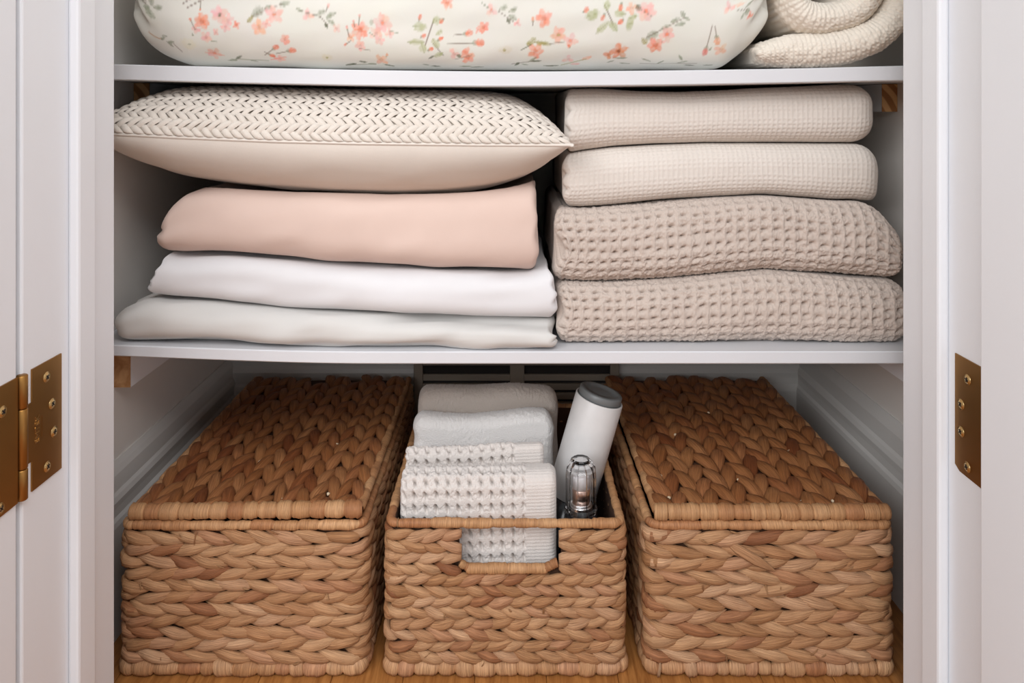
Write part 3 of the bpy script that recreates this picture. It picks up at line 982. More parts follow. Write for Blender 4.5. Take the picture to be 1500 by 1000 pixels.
        flower(980, 46, 12, PINK, 5, CORAL); flower(964, 62, 12, CORAL, 5); flower(973, 57, 6, PINK, 3)
        bud(1039, 73, 7, s2l(222, 128, 118), -1.4, 40); bud(1055, 57, 7, PEACH, -1.8, 22); flower(1062, 71, 10, PEACH, 4); bud(1046, 69, 3, SAGE, -1)
        flower(1070, 10, 9, PINK, 3); blob(1085, 13, 9, 3, .2, PEACH, .7); bud(1100, 6, 3, PINK, 1); leaf(1101, 20, 7, 3, -.3); leaf(1098, 31, 5, 6, .4); leaf(1090, 33, 3, 5, .6); line(1080, 18, 1098, 28, .9, STEM, .6); flower(1102, 41, 6, CORAL, 3)
        leaf(1004, 83, 6, 2.5, 1.0); leaf(1008, 91, 8, 1.6, -.3); leaf(953, 88, 8, 2, .4); leaf(975, 92, 6, 1.6, -.6); line(945, 96, 1030, 94, .8, STEM, .5); leaf(922, 97, 8, 1.8, .1, SAGE); leaf(1020, 99, 9, 1.8, .1, DKG); leaf(1048, 99, 8, 1.6, .1, DKG)
    return c


fx0, fx1 = PX(184, FD), PX(1130, FD)
FT = .93
f_b = [(150, 100), (184, 40), (200, 66), (218, 80), (245, 91), (275, 99), (330, 101), (1040, 101), (1068, 99), (1085, 88), (1104, 72), (1122, 52), (1150, 40)]
fb_base = lambda X: np.maximum(PZ(interp_smooth(f_b, CX + X * F / FD, 3), FD + .02), up_top(X) + .0006)
FZ0 = (FT + .7095) / 2


def f_side(h):
    return .006 * np.sin(h * 9 + 1) + .004 * np.sin(h * 23)


fold_mesh('floral_duvet', fx0, fx1, lambda X: FT + 0 * X, fb_base, lambda X: FD + .004 * np.sin(X * 9), .055, .36, 900, .00115, None,
          M['floral'], 'plump white duvet printed with coral flowers and green sprigs, on the upper shelf', 'duvet', None,
          endr=.02, scal_l=f_side, scal_r=lambda h: -f_side(h), cover=.004, wrinkle=.004, seed=41, a=2.6, bexp=2.6, color=floral)

# ------------------------------------------------------------------ rolled knit blanket
def knit_blanket():
    D0 = .895
    pts = [(1108, 80, 15), (1128, 78, 19), (1160, 74, 24), (1205, 71, 26), (1250, 64, 26), (1290, 47, 25), (1320, 14, 25), (1332, -35, 25), (1318, -78, 25), (1270, -108, 25), (1215, -110, 25), (1180, -98, 22),
           (1163, -66, 22), (1158, -28, 22), (1163, 2, 23), (1180, 21, 26), (1212, 26, 26), (1252, 16, 25), (1276, -10, 24), (1280, -38, 22), (1262, -58, 18)]
    P = np.array(pts, float)
    # Catmull-Rom
    def cr(P, n):
        out = []
        Q = np.vstack([2 * P[0] - P[1], P, 2 * P[-1] - P[-2]])
        for i in range(1, len(Q) - 2):
            t = np.linspace(0, 1, n, endpoint=False)[:, None]
            a_, b_, c_, d_ = Q[i - 1], Q[i], Q[i + 1], Q[i + 2]
            out.append(.5 * (2 * b_ + (c_ - a_) * t + (2 * a_ - 5 * b_ + 4 * c_ - d_) * t ** 2 + (3 * b_ - a_ - 3 * c_ + d_) * t ** 3))
        out.append(P[-1:])
        return np.vstack(out)
    S = cr(P, 26)
    X = PX(S[:, 0], D0 + .01)
    Z = PZ(S[:, 1], D0 + .01)
    T = S[:, 2] * D0 / F
    nu = len(S)
    dX, dZ = np.gradient(X), np.gradient(Z)
    ln = np.hypot(dX, dZ)
    nX, nZ = -dZ / ln, dX / ln
    arc = np.concatenate([[0], np.cumsum(np.hypot(np.diff(X), np.diff(Z)))])
    # cross-section: one long rounded slab in (normal, depth)
    nv_f = 44
    ph = np.linspace(math.pi / 2, -math.pi / 2, nv_f)
    Rf = .028
    dep = np.concatenate([[.26, .16, .10, .07, .05], Rf * (1 - np.cos(ph)), [.05, .07, .10, .16, .26]])
    hn = np.concatenate([np.ones(5), np.sin(ph), -np.ones(5)])
    # finer resample along the path
    k = 2
    ui = np.linspace(0, nu - 1, nu * k)
    f = lambda a_: np.interp(ui, np.arange(nu), a_)
    X, Z, T, nX, nZ, arc = map(f, (X, Z, T, nX, nZ, arc))
    end = np.clip(np.minimum(arc, arc[-1] - arc) / .016, 0, 1)
    e = np.sqrt(np.clip(1 - (1 - end) ** 2, .02, 1))
    Te = T * (.35 + .65 * e)
    pos = np.stack([X[:, None] + nX[:, None] * hn[None] * Te[:, None], D0 + dep[None] + 0 * X[:, None] + (1 - e[:, None]) * .012 * (dep[None] < .05), Z[:, None] + nZ[:, None] * hn[None] * Te[:, None]], -1)
    varc = np.concatenate([[0], np.cumsum(np.hypot(np.diff(dep), np.diff(hn * .021)))])
    varc -= varc[len(varc) // 2]
    U, V = np.meshgrid(arc, varc, indexing='ij')
    p, q = .0056, .0052
    b_ = V / q
    cb = b_ - np.floor(b_) - .5
    a_ = U / p + .9 * np.abs(cb)
    ca = a_ - np.floor(a_) - .5
    dsp = .0007 * np.cos(2 * np.pi * ca) * (1 - np.abs(cb)) - .0005 * np.exp(-cb ** 2 / .02) + .0018 * vnoise(U * 230, V * 230, 51) + .004 * vnoise(U * 22, V * 40, 52)
    gu, gv = np.gradient(pos, axis=0), np.gradient(pos, axis=1)
    Nn = np.cross(gu, gv)
    Nn /= np.linalg.norm(Nn, axis=-1, keepdims=True) + 1e-12
    mid = len(hn) // 2
    sg = -np.sign(Nn[nu // 2, mid, 1])
    pos = pos + Nn * sg * dsp[..., None]
    pos[..., 2] = np.maximum(pos[..., 2], up_top(pos[..., 0]) + .0005 - np.clip((SD - pos[..., 1]) * 1.2, 0, .006))
    nn, nv = pos.shape[:2]
    fl = pos.reshape(-1, 3)
    fc = grid_faces(nn, nv, True)
    caps = []
    for iu in (0, nn - 1):
        for j in range(nv // 2 - 1):
            caps.append([iu * nv + j, iu * nv + j + 1, iu * nv + nv - 2 - j, iu * nv + nv - 1 - j])
    fc = np.concatenate([fc, np.array(caps)])
    org = fl.mean(0)
    org[2] = fl[:, 2].min()
    me = raw_mesh('knit_blanket', fl - org, fc, np.stack([U, V], -1).reshape(-1, 2))
    bm = bmesh.new(); bm.from_mesh(me)
    bmesh.ops.recalc_face_normals(bm, faces=bm.faces)
    bm.to_mesh(me); bm.free()
    tag(link('knit_blanket', me, M['knit'], None, org), 'cream chunky knit blanket rolled up beside the floral duvet', 'blanket')


knit_blanket()

# ------------------------------------------------------------------ woven cushion
def cushion():
    xl, xr, y0, y1 = CU['xl'], CU['xr'], CU['y0'], CU['y1']
    cx_, hx = (xl + xr) / 2, (xr - xl) / 2
    cy_, hy = (y0 + y1) / 2, (y1 - y0) / 2
    seam, shape, TT, TB = seam_z, cu_shape, CU['TT'], CU['TB']

    def plan(u, v):
        # pillow plan: sides bow in between pointed corners
        bx = 1 - np.where(np.asarray(u) > 0, .055, .012) * (1 - v ** 2)
        by = 1 - .045 * (1 - u ** 2)
        return cx_ + hx * u * bx, cy_ + hy * v * by

    def top(u, v):
        X, Y = plan(u, v)
        Z = seam(X) + TT * shape(u, v) * 1.06
        lim = up_bot(X) - .0015
        return X, Y, np.where(Z > lim - .012, lim - .012 * np.exp(-(Z - lim + .012) / .012), Z)

    def bottom(u, v):
        X, Y = plan(u, v)
        base = seam(X) - TB * shape(u, v) * (1.0 + .06 * np.sin(3 * u + 1))
        wr = .0025 * vnoise(u * 6 + 3 + v, v * 9 + 4, 61) * np.clip(shape(u, v) * 2, 0, 1)
        return X, Y, base + wr
    e = empty('woven_cushion', (cx_, cy_, float(seam(np.array([cx_]))[0]) - TB))
    tag(e, 'cream cushion with basket-weave top and smooth underside, lying on the pink sheet', 'cushion')
    n, m = 150, 90
    u = np.sin(np.linspace(-1, 1, n) * math.pi / 2)
    v = np.sin(np.linspace(-1, 1, m) * math.pi / 2)
    Ug, Vg = np.meshgrid(u, v, indexing='ij')
    for fn, nm, mt, off in ((bottom, 'back_panel', M['cushion'], 0), (top, 'woven_lining', M['strip_core'], -.0022)):
        X, Y, Z = fn(Ug, Vg)
        co = np.stack([X, Y, Z + off * np.clip(shape(Ug, Vg) * 3, 0, 1)], -1).reshape(-1, 3)
        me = raw_mesh(nm, co - np.array(e.location), grid_faces(n, m, flip=(off == 0)), np.stack([X, Y], -1).reshape(-1, 2))
        o = link(nm, me, mt, e, e.location)
    # welt along the seam
    ring = [(t, -1) for t in np.linspace(-1, 1, 120)] + [(1, t) for t in np.linspace(-1, 1, 60)] + [(t, 1) for t in np.linspace(1, -1, 80)] + [(-1, t) for t in np.linspace(1, -1, 60)]
    ring = np.array(ring)
    Xr, Yr = plan(ring[:, 0], ring[:, 1])
    Zr = seam(Xr)
    c3 = np.stack([Xr, Yr, Zr], -1)
    kk = 8
    cen = np.array([cx_, cy_])
    out = np.stack([Xr - cx_, (Yr - cy_) * 1.3, 0 * Xr], -1)
    out /= np.linalg.norm(out, axis=1, keepdims=True)
    a_ = np.linspace(0, 2 * np.pi, kk, endpoint=False)
    rad = .0019
    tube = c3[:, None] + rad * (np.cos(a_)[None, :, None] * out[:, None] + np.sin(a_)[None, :, None] * np.array([0, 0, 1.0]))
    me = raw_mesh('seam_welt', tube.reshape(-1, 3) - np.array(e.location), grid_faces(len(ring), kk, True), np.zeros((len(ring) * kk, 2)))
    link('seam_welt', me, M['cushion'], e, e.location)
    # woven strips: 2/2 twill on the diagonal
    w_ = .0080
    # arc-length map of the top surface: columns in X, arc in depth
    vv = np.sin(np.linspace(-1, 1, 500) * math.pi / 2)
    ucol = np.linspace(-1, 1, 121)
    arcs = []
    for uc in ucol:
        X, Y, Z = top(np.full(500, uc), vv)
        arcs.append(np.concatenate([[0], np.cumsum(np.hypot(np.diff(Y), np.diff(Z)))]))
    arcs = np.array(arcs)

    def surf(Xm, A):
        uu = np.clip((Xm - cx_) / hx / (1 - .02), -1, 1)
        fi = (uu + 1) / 2 * 120
        i0 = np.clip(np.floor(fi).astype(int), 0, 119)
        fr = fi - i0
        ar = arcs[i0] * (1 - fr[:, None]) + arcs[i0 + 1] * fr[:, None]
        vres = np.array([np.interp(q, r_, vv) for q, r_ in zip(A, ar)])
        X, Y, Z = top(uu, vres)
        return np.stack([X, Y, Z], -1)
    nL, nW = 7, 5
    tl = np.linspace(-1, 1, nL)
    tw = np.linspace(-1, 1, nW)
    TL, TW = np.meshgrid(tl, tw, indexing='ij')
    hgt = .0024 * np.sqrt(np.clip(1 - TW ** 4 * .97, 0, 1)) + .0020 * (1 - TL ** 2 * 1.9) - .0008
    strips = []
    S_ = 1 / math.sqrt(2)
    rng = range(-105, 106)
    for i in rng:
        for j in rng:
            t4 = (i - j) % 4
            if t4 == 0:      # along p, strip i, cells j, j+1
                p, q, dirp = (j + 1) * w_, (i + .5) * w_, True
            elif t4 == 1:    # along q, column j, cells i, i+1
                p, q, dirp = (j + .5) * w_, (i + 1) * w_, False
            else:
                continue
            Xm, A = (p + q) * S_, (p - q) * S_ + .24
            if abs(Xm - cx_) > hx * .97 or A < .003 or A > .44: continue
            strips.append((Xm, A, dirp))
    strips.sort(key=lambda s: s[1] + .05 * abs(s[0]))
    faces = grid_faces(nL, nW)
    rest_co, rest_f, nb = [], [], 0
    single = 0
    L2, W2_ = w_ * 1.34, w_ * .455
    edge = .975
    for idx, (Xm, A, dirp) in enumerate(strips):
        jit = R.uniform(.92, 1.08)
        du = TL * L2 * jit
        dw = TW * W2_ * R.uniform(.9, 1.1)
        ja = R.uniform(-.13, .13)
        du, dw = du * math.cos(ja) - dw * math.sin(ja), du * math.sin(ja) + dw * math.cos(ja)
        if dirp: dx, da = (du + dw) * S_, (du - dw) * S_
        else: dx, da = (dw + du) * S_, (dw - du) * S_
        Xs = np.clip(Xm + dx, cx_ - hx * edge, cx_ + hx * edge).ravel()
        As = np.clip(A + da, .0015, .5).ravel()
        base = surf(Xs, As)
        eps = .002
        gx = surf(Xs + eps, As) - base
        ga = surf(Xs, As + eps) - base
        nr = np.cross(gx, ga)
        nr /= np.linalg.norm(nr, axis=1, keepdims=True) + 1e-12
        nr *= np.sign(nr[:, 2:3] + 1e-9)
        co = base + nr * (hgt.ravel() * R.uniform(.85, 1.15))[:, None]
        co[:, 2] = np.minimum(co[:, 2], up_bot(co[:, 0]) - .0004)
        uv = np.stack([du.ravel() + idx * .013, dw.ravel()], -1)
        if single < 300 and A < .2:
            org = co.mean(0)
            link('woven_strip', raw_mesh('woven_strip', co - org, faces, uv), M['strip'], e, org)
            single += 1
        else:
            rest_co.append(co); rest_f.append(faces + nb); nb += len(co)
    co = np.concatenate(rest_co)
    o = link('woven_strip_field', raw_mesh('woven_strip_field', co - np.array(e.location), np.concatenate(rest_f), co[:, :2]), M['strip'], e, e.location)
    o['kind'] = 'stuff'


cushion()

# ------------------------------------------------------------------ baskets
def strand_arrays(L, W, T, slant, bulge=.0032, nt=9, nr=8, point=.75, seed=0):
    """one braided leaf in (along, across, out) coordinates with (u,v)."""
    t = np.linspace(-1, 1, nt)
    th = np.linspace(0, 2 * np.pi, nr, endpoint=False)
    f = np.clip(1 - np.abs(t) ** 2.1, 0, 1) ** point
    f[0] = f[-1] = .06
    rs = np.random.RandomState(seed)
    f = f * (1 + rs.uniform(-.06, .06, nt))
    f *= 1 + .14 * t * rs.choice([-1, 1]) * rs.rand()
    al = t * L / 2
    ac = slant * (.30 * W) * np.sin(t * np.pi / 2) + W * .06 * rs.uniform(-1, 1) * np.cos(t * 2)
    ou = bulge * (1 - 1.9 * t ** 2) + .0024 * t * (1 if rs.rand() < .85 else -1)
    A = np.repeat(al[:, None], nr, 1)
    C = ac[:, None] + (W / 2) * f[:, None] * np.cos(th)[None]
    sq = np.sign(np.sin(th)) * np.abs(np.sin(th)) ** .6
    O = ou[:, None] + (T / 2) * f[:, None] ** .8 * sq[None]
    U = np.repeat(((t + 1) / 2)[:, None], nr, 1)
    V = np.repeat((np.abs(th - np.pi) / np.pi)[None], nt, 0)
    return A.ravel(), C.ravel(), O.ravel(), np.stack([U, V], -1).reshape(-1, 2)


def strand_faces(nt=9, nr=8):
    return grid_faces(nt, nr, True, flip=True)


def wrap_arrays(L, r, seed=0, nt=9, nr=10, squash=1.0, power=5, floor_=.45):
    """one wrapped barrel of a rim: blunt tube, swollen in the middle."""
    t = np.linspace(-1, 1, nt)
    th = np.linspace(0, 2 * np.pi, nr, endpoint=False)
    rs = np.random.RandomState(seed)
    f = floor_ + (1 - floor_) * np.clip(1 - np.abs(t) ** power, 0, 1) ** .6
    f *= 1 + rs.uniform(-.07, .07, nt)
    A = np.repeat((t * L / 2)[:, None], nr, 1) + .12 * r * np.cos(th)[None] * rs.uniform(-1, 1)
    C = r * f[:, None] * np.cos(th)[None]
    O = r * squash * f[:, None] * np.sin(th)[None]
    # fibres wrap around: u runs round, v along
    U = np.repeat((np.abs(th - np.pi) / np.pi)[None], nt, 0) * .5
    V = np.repeat(((t + 1) / 2)[:, None], nr, 1)
    return A.ravel(), C.ravel(), O.ravel(), np.stack([U, V], -1).reshape(-1, 2)


FS, FW = strand_faces(9, 8), strand_faces(9, 10)


class Rest:
    def __init__(self): self.co, self.f, self.uv, self.tone, self.n = [], [], [], [], 0

    def add(self, co, f, uv):
        self.co.append(co); self.f.append(f + self.n); self.uv.append(uv)
        self.tone.append(np.full(len(co), R.random()))
        self.n += len(co)

    def build(self, name, mat, parent):
        if not self.n: return
        e = world_loc(parent)
        me = raw_mesh(name, np.concatenate(self.co) - np.array(e), np.concatenate(self.f), np.concatenate(self.uv))
        at = me.attributes.new('tone', 'FLOAT', 'POINT')
        at.data.foreach_set('value', np.concatenate(self.tone).astype(np.float32))
        o = link(name, me, mat, parent, e)
        o['kind'] = 'stuff'
        return o


def world_loc(p):
    v = Vector((0, 0, 0))
    while p is not None:
        v += Vector(p.location)
        p = p.parent
    return v


def piece(name, co, f, uv, mat, parent):
    org = co.mean(0)
    return link(name, raw_mesh(name, co - org, f, uv), mat, parent, org)


def perimeter(x0, x1, y0, y1, r):
    """rounded rectangle, s from the front-left corner, anticlockwise seen from above; returns fn(s, out)->xy and length"""
    segs = []
    w_, d_ = x1 - x0 - 2 * r, y1 - y0 - 2 * r
    q = r * math.pi / 2
    segs = [('l', w_, (x0 + r, y0), (1, 0), (0, -1)), ('a', q, (x1 - r, y0 + r), -math.pi / 2), ('l', d_, (x1, y0 + r), (0, 1), (1, 0)), ('a', q, (x1 - r, y1 - r), 0),
            ('l', w_, (x1 - r, y1), (-1, 0), (0, 1)), ('a', q, (x0 + r, y1 - r), math.pi / 2), ('l', d_, (x0, y1 - r), (0, -1), (-1, 0)), ('a', q, (x0 + r, y0 + r), math.pi)]
    tot = sum(s[1] for s in segs)

    def fn(s, o):
        s = np.mod(np.asarray(s, float), tot)
        o = np.asarray(o, float)
        X, Y = np.zeros_like(s), np.zeros_like(s)
        a0 = 0.0
        for sg in segs:
            m = (s >= a0) & (s <= a0 + sg[1] + 1e-12)
            t = s[m] - a0
            if sg[0] == 'l':
                X[m] = sg[2][0] + sg[3][0] * t + sg[4][0] * o[m]
                Y[m] = sg[2][1] + sg[3][1] * t + sg[4][1] * o[m]
            else:
                an = sg[3] + t / r
                X[m] = sg[2][0] + (r + o[m]) * np.cos(an)
                Y[m] = sg[2][1] + (r + o[m]) * np.sin(an)
            a0 += sg[1]
        return X, Y
    return fn, tot, w_, d_, q


def woven_body(root, x0, x1, y0, y1, hgt, pitch_z, pitch_s, hole=None, limit=292, keep=None, seed=0):
    rr = random.Random(seed)
    t_ = .0042
    fn, tot, w_, d_, q = perimeter(x0 + t_, x1 - t_, y0 + t_, y1 - t_, .011)
    singles, rest = [], Rest()
    z = .0165
    row = 0
    z_end = hgt - .0125
    nrow = int(round((z_end - z) / pitch_z))
    pz = (z_end - z) / nrow
    for row in range(nrow):
        zc = z + (row + .5) * pz
        s = rr.uniform(-.5, .3) * pitch_s
        while s < tot - .3 * pitch_s:
            L = pitch_s * rr.uniform(1.75, 2.2)
            W = pz * rr.uniform(.93, 1.16)
            sl = (1 if row % 2 else -1)
            if rr.random() < .04: sl *= .3
            A, C, O, uv = strand_arrays(L, W, .0094, sl, seed=rr.randrange(10 ** 6))
            if hole:
                if abs(s - hole[0]) < hole[1] + .006 and zc > hole[2] - .0105:
                    s += pitch_s * .5
                    continue
                # squash against the opening
                if zc > hole[2] - .0105 and s < w_ + q:
                    side = -1 if s < hole[0] else 1
                    lim = hole[0] + side * (hole[1] + .003)
                    A = (np.minimum(A + s, lim) if side < 0 else np.maximum(A + s, lim)) - s
            zz_ = zc + C + rr.uniform(-.0008, .0008)
            X, Y = fn(s + A, np.maximum(O + rr.uniform(-.0004, .0008), -.0058))
            co = np.stack([X, Y, zz_], -1)
            # distance from the viewer's side decides which become parts of their own
            fs = s % tot
            rank = 0 if fs < w_ + q else (1 if keep is None else 2)
            if keep:
                for (ka, kb, rk) in keep:
                    if ka <= fs <= kb: rank = rk + abs(fs - (ka if rk < 1.5 else ka)) * .01
            singles.append((rank, co, uv))
            s += pitch_s * rr.uniform(.86, 1.14)
    singles.sort(key=lambda a_: a_[0])
    for i, (rk, co, uv) in enumerate(singles):
        if i < limit and rk < 1.9: piece('strand', co, FS, uv, M['straw'], root)
        else: rest.add(co, FS, uv)
    rest.build('far_strands', M['straw'], root)
    # knobbly foot and wrapped rim
    for (zc, rad, l0, l1, nm, mt, fl) in ((.0090, .0098, .014, .029, 'foot_wrap', M['straw'], .42), (hgt - .0062, .0054, .020, .05, 'rim_wrap', M['rim'], .72)):
        s = 0.0
        rs = Rest()
        while s < tot - .0012:
            L = min(rr.uniform(l0, l1), tot - s)
            A, C, O, uv = wrap_arrays(L * (1.14 if nm == 'foot_wrap' else 1.06), rad * rr.uniform(.80 if nm == 'foot_wrap' else .92, 1.1), rr.randrange(10 ** 6), nt=11 if nm == 'rim_wrap' else 9, floor_=fl, power=5 if nm == 'rim_wrap' else 3.2)
            X, Y = fn(s + L / 2 + A, O * (.85 if nm == 'foot_wrap' else 1) + (.0012 if nm == 'foot_wrap' else 0))
            zz_ = np.maximum(zc + C + rr.uniform(-.0006, .0006), .0003)
            co = np.stack([X, Y, zz_], -1)
            f = strand_faces(11, 10) if nm == 'rim_wrap' else FW
            fs = s
            if fs < w_ + q or (keep and any(ka <= fs <= kb for ka, kb, _ in keep)): piece(nm, co, f, uv, mt, root)
            else: rs.add(co, f, uv)
            s += L
        rs.build('far_' + nm, mt, root)
    return fn, tot, w_, d_, q


def wall_core(root, x0, x1, y0, y1, hgt, hole=None, name='inner_wall'):
    bm = bmesh.new()
    a, b_ = .0082, .0094
    z0, z1 = .006, hgt - .006
    if hole is None:
        box_bm(bm, x0 + a, x1 - a, y0 + a, y0 + b_, z0, z1)
    else:
        h0, h1, hz = hole
        box_bm(bm, x0 + a, h0, y0 + a, y0 + b_, z0, z1)
        box_bm(bm, h1, x1 - a, y0 + a, y0 + b_, z0, z1)
        box_bm(bm, h0, h1, y0 + a, y0 + b_, z0, hz)
    box_bm(bm, x0 + a, x1 - a, y1 - b_, y1 - a, z0, z1)
    box_bm(bm, x0 + a, x0 + b_, y0 + b_, y1 - b_, z0, z1)
    box_bm(bm, x1 - b_, x1 - a, y0 + b_, y1 - b_, z0, z1)
    box_bm(bm, x0 + a, x1 - a, y0 + a, y1 - a, .003, .006)
    c = world_loc(root)
    for v in bm.verts: v.co -= c
    link(name, bm_mesh(name, bm), M['core'], root, c)


def lid(root, x0, x1, y0, y1, z, seed, mat, warp, ncol):
    """woven lid: braids running front to back, wrapped front edge, thin wrapped sides. warp(X,Y)->dz"""
    rr = random.Random(seed)
    lo_ = empty('lid', ((x0 + x1) / 2, y0, z))
    lo_.parent = root
    lo_.location = Vector(lo_.location) - world_loc(root)
    bm = bmesh.new()
    g = 14
    c = world_loc(lo_)
    th = .003
    gx, gy = np.linspace(x0 + .007, x1 - .007, g), np.linspace(y0 + .007, y1 - .006, g)
    vs = [[[bm.verts.new((X - c.x, Y - c.y, z + .003 + dz + warp(X, Y) - c.z)) for Y in gy] for X in gx] for dz in (0, th)]
    for i in range(g - 1):
        for j in range(g - 1):
            for t in (0, 1):
                bm.faces.new((vs[t][i][j], vs[t][i + 1][j], vs[t][i + 1][j + 1], vs[t][i][j + 1]))
    for i in range(g - 1):
        for (a_, b_) in (((i, 0), (i + 1, 0)), ((i, g - 1), (i + 1, g - 1)), ((0, i), (0, i + 1)), ((g - 1, i), (g - 1, i + 1))):
            bm.faces.new((vs[0][a_[0]][a_[1]], vs[0][b_[0]][b_[1]], vs[1][b_[0]][b_[1]], vs[1][a_[0]][a_[1]]))
    link('lid_board', bm_mesh('lid_board', bm), M['core'], lo_, c)
    pw_ = (x1 - x0 - .010) / ncol
    sp = .0400
    zc = z + .0075
    cnt = 0
    rest = Rest()
    for k in range(ncol):
        xc = x0 + .005 + (k + .5) * pw_
        y = y0 + .004 + rr.uniform(0, sp)
        while y < y1 - .012:
            L, W = sp * rr.uniform(1.6, 2.0), pw_ * rr.uniform(.98, 1.2)
            A, C, O, uv = strand_arrays(L, W, .0100, (1 if k % 2 else -1) * 1.15, bulge=.0036, seed=rr.randrange(10 ** 6))
            Y = np.clip(y + A, y0 + .0095, y1 - .004)
            X = np.clip(xc + C, x0 + .001, x1 - .001)
            co = np.stack([X, Y, zc + O + warp(X, Y)], -1)
            if cnt < 298: piece('strand', co, FS[:, ::-1].copy(), uv, mat, lo_)
            else: rest.add(co, FS[:, ::-1].copy(), uv)
            cnt += 1
            y += sp * rr.uniform(.86, 1.14)
    rest.build('far_strands', mat, lo_)
    # front edge wraps
    x = x0
    while x < x1 - .004:
        L = min(rr.uniform(.0150, .0235), x1 - x)
        A, C, O, uv = wrap_arrays(L * 1.05, .0100 * rr.uniform(.93, 1.05), rr.randrange(10 ** 6), floor_=.72)
        X = x + L / 2 + A
        Y = y0 + .0085 + C * 1.0
        co = np.stack([X, Y, z + .0076 + O * .96 + warp(X, Y)], -1)
        piece('edge_wrap', co, FW, uv, M['rim'], lo_)
        x += L
    for xe, sg in ((x0 + .0035, -1), (x1 - .0035, 1)):
        y = y0 + .012
        rs = Rest()
        while y < y1 - .004:
            L = min(rr.uniform(.03, .055), y1 - y)
            A, C, O, uv = wrap_arrays(L * 1.06, .0058 * rr.uniform(.9, 1.1), rr.randrange(10 ** 6), floor_=.7)
            co = np.stack([xe + C, y + L / 2 + A, z + .0066 + O + warp(xe + C, y + A)], -1)
            piece('side_wrap', co, FW, uv, M['rim'], lo_)
            y += L
    # pale pith ends poking through
    for k in range(8 if ncol > 15 else 20):
        xx, yy = rr.uniform(x0 + .02, x1 - .02), y0 + .02 + (y1 - y0 - .1) * rr.random() ** 1.5
        bm = bmesh.new()
        bmesh.ops.create_icosphere(bm, subdivisions=1, radius=.0022)
        for v in bm.verts: v.co = Vector((v.co.x * rr.uniform(.7, 1.5), v.co.y * 1.2, v.co.z))
        link('pith_end', bm_mesh('pith_end', bm, True), M['pith'], lo_, (xx, yy, zc + .0042 + warp(xx, yy)))
    return lo_


def loose_fibres(root, x0, x1, y0, hgt, seed, n=12, low=False):
    """frayed slivers standing a little proud of the front"""
    rr = random.Random(seed + 90)
    for k in range(n):
        L = rr.uniform(.007, .018)
        A, C, O, uv = strand_arrays(L, rr.uniform(.0012, .0026), .0008, rr.choice((-1, 1)), bulge=.001, seed=rr.randrange(10 ** 6))
        an = rr.choice((rr.uniform(-.5, .5), rr.uniform(1.0, 2.1)))
        X = rr.uniform(x0 + .02, x1 - .02) + A * math.cos(an) - C * math.sin(an)
        zb_ = rr.choice((.03, .02, hgt * .4) if low else (hgt - .016, hgt - .05, .03, .02, hgt * .55)) + rr.uniform(-.006, .006)
        Z = zb_ + A * math.sin(an) + C * math.cos(an)
        piece('loose_fibre', np.stack([X, y0 - .0022 - O - .0015 * np.abs(A) / L, Z], -1), FS[:, ::-1].copy(), uv, M['rim'], root)


BY = .872
BG = 'woven hyacinth baskets on the closet floor'


def lidded(label, x0, x1, y0, y1, seed, lx0, lx1, vis, warp, pz=.0137, ps=.0305, ncol=15):
    root = empty('lidded_basket', ((x0 + x1) / 2, (y0 + y1) / 2, 0))
    tag(root, label, 'basket', BG)
    hgt = .180
    # visible long side gets its own strands as far as the limit goes
    w_, d_, q = x1 - x0 - .0084 - .022, y1 - y0 - .0084 - .022, .011 * math.pi / 2
    if vis == 'right': keep = [(w_, w_ + q + .20, 1.0)]
    else: keep = [(2 * w_ + d_ + 3 * q + d_ - .20, 2 * w_ + 2 * d_ + 4 * q, 1.0)]
    wall_core(root, x0, x1, y0, y1, hgt)
    woven_body(root, x0, x1, y0, y1, hgt, pz, ps, keep=keep, seed=seed)
    loose_fibres(root, x0, x1, y0, hgt, seed)
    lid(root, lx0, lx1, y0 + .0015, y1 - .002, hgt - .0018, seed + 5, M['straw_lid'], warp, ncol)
    return root


B = .876
lx0, lx1 = PX(174, BY), PX(535, BY)
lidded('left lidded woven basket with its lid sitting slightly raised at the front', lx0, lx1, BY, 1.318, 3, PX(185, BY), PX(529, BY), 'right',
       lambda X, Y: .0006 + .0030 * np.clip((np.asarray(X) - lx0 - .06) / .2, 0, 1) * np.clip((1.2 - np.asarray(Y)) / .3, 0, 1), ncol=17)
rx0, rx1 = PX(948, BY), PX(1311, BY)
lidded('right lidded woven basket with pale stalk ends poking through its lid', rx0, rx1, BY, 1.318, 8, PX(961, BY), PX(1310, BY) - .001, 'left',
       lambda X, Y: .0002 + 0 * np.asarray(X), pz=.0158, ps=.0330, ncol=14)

# a loose leaf lying slantwise across the right basket's front
rb_ = [o for o in bpy.data.objects if o.name == 'lidded_basket.001'][0]
A, C, O, uv = strand_arrays(.066, .0125, .0030, .3, bulge=.0012, seed=77)
an = -.56
piece('loose_strand', np.stack([PX(1098, BY) + A * math.cos(an) - C * math.sin(an), BY - .0038 - O, PZ(812, BY) + A * math.sin(an) + C * math.cos(an)], -1), FS[:, ::-1].copy(), uv, M['straw'], rb_)
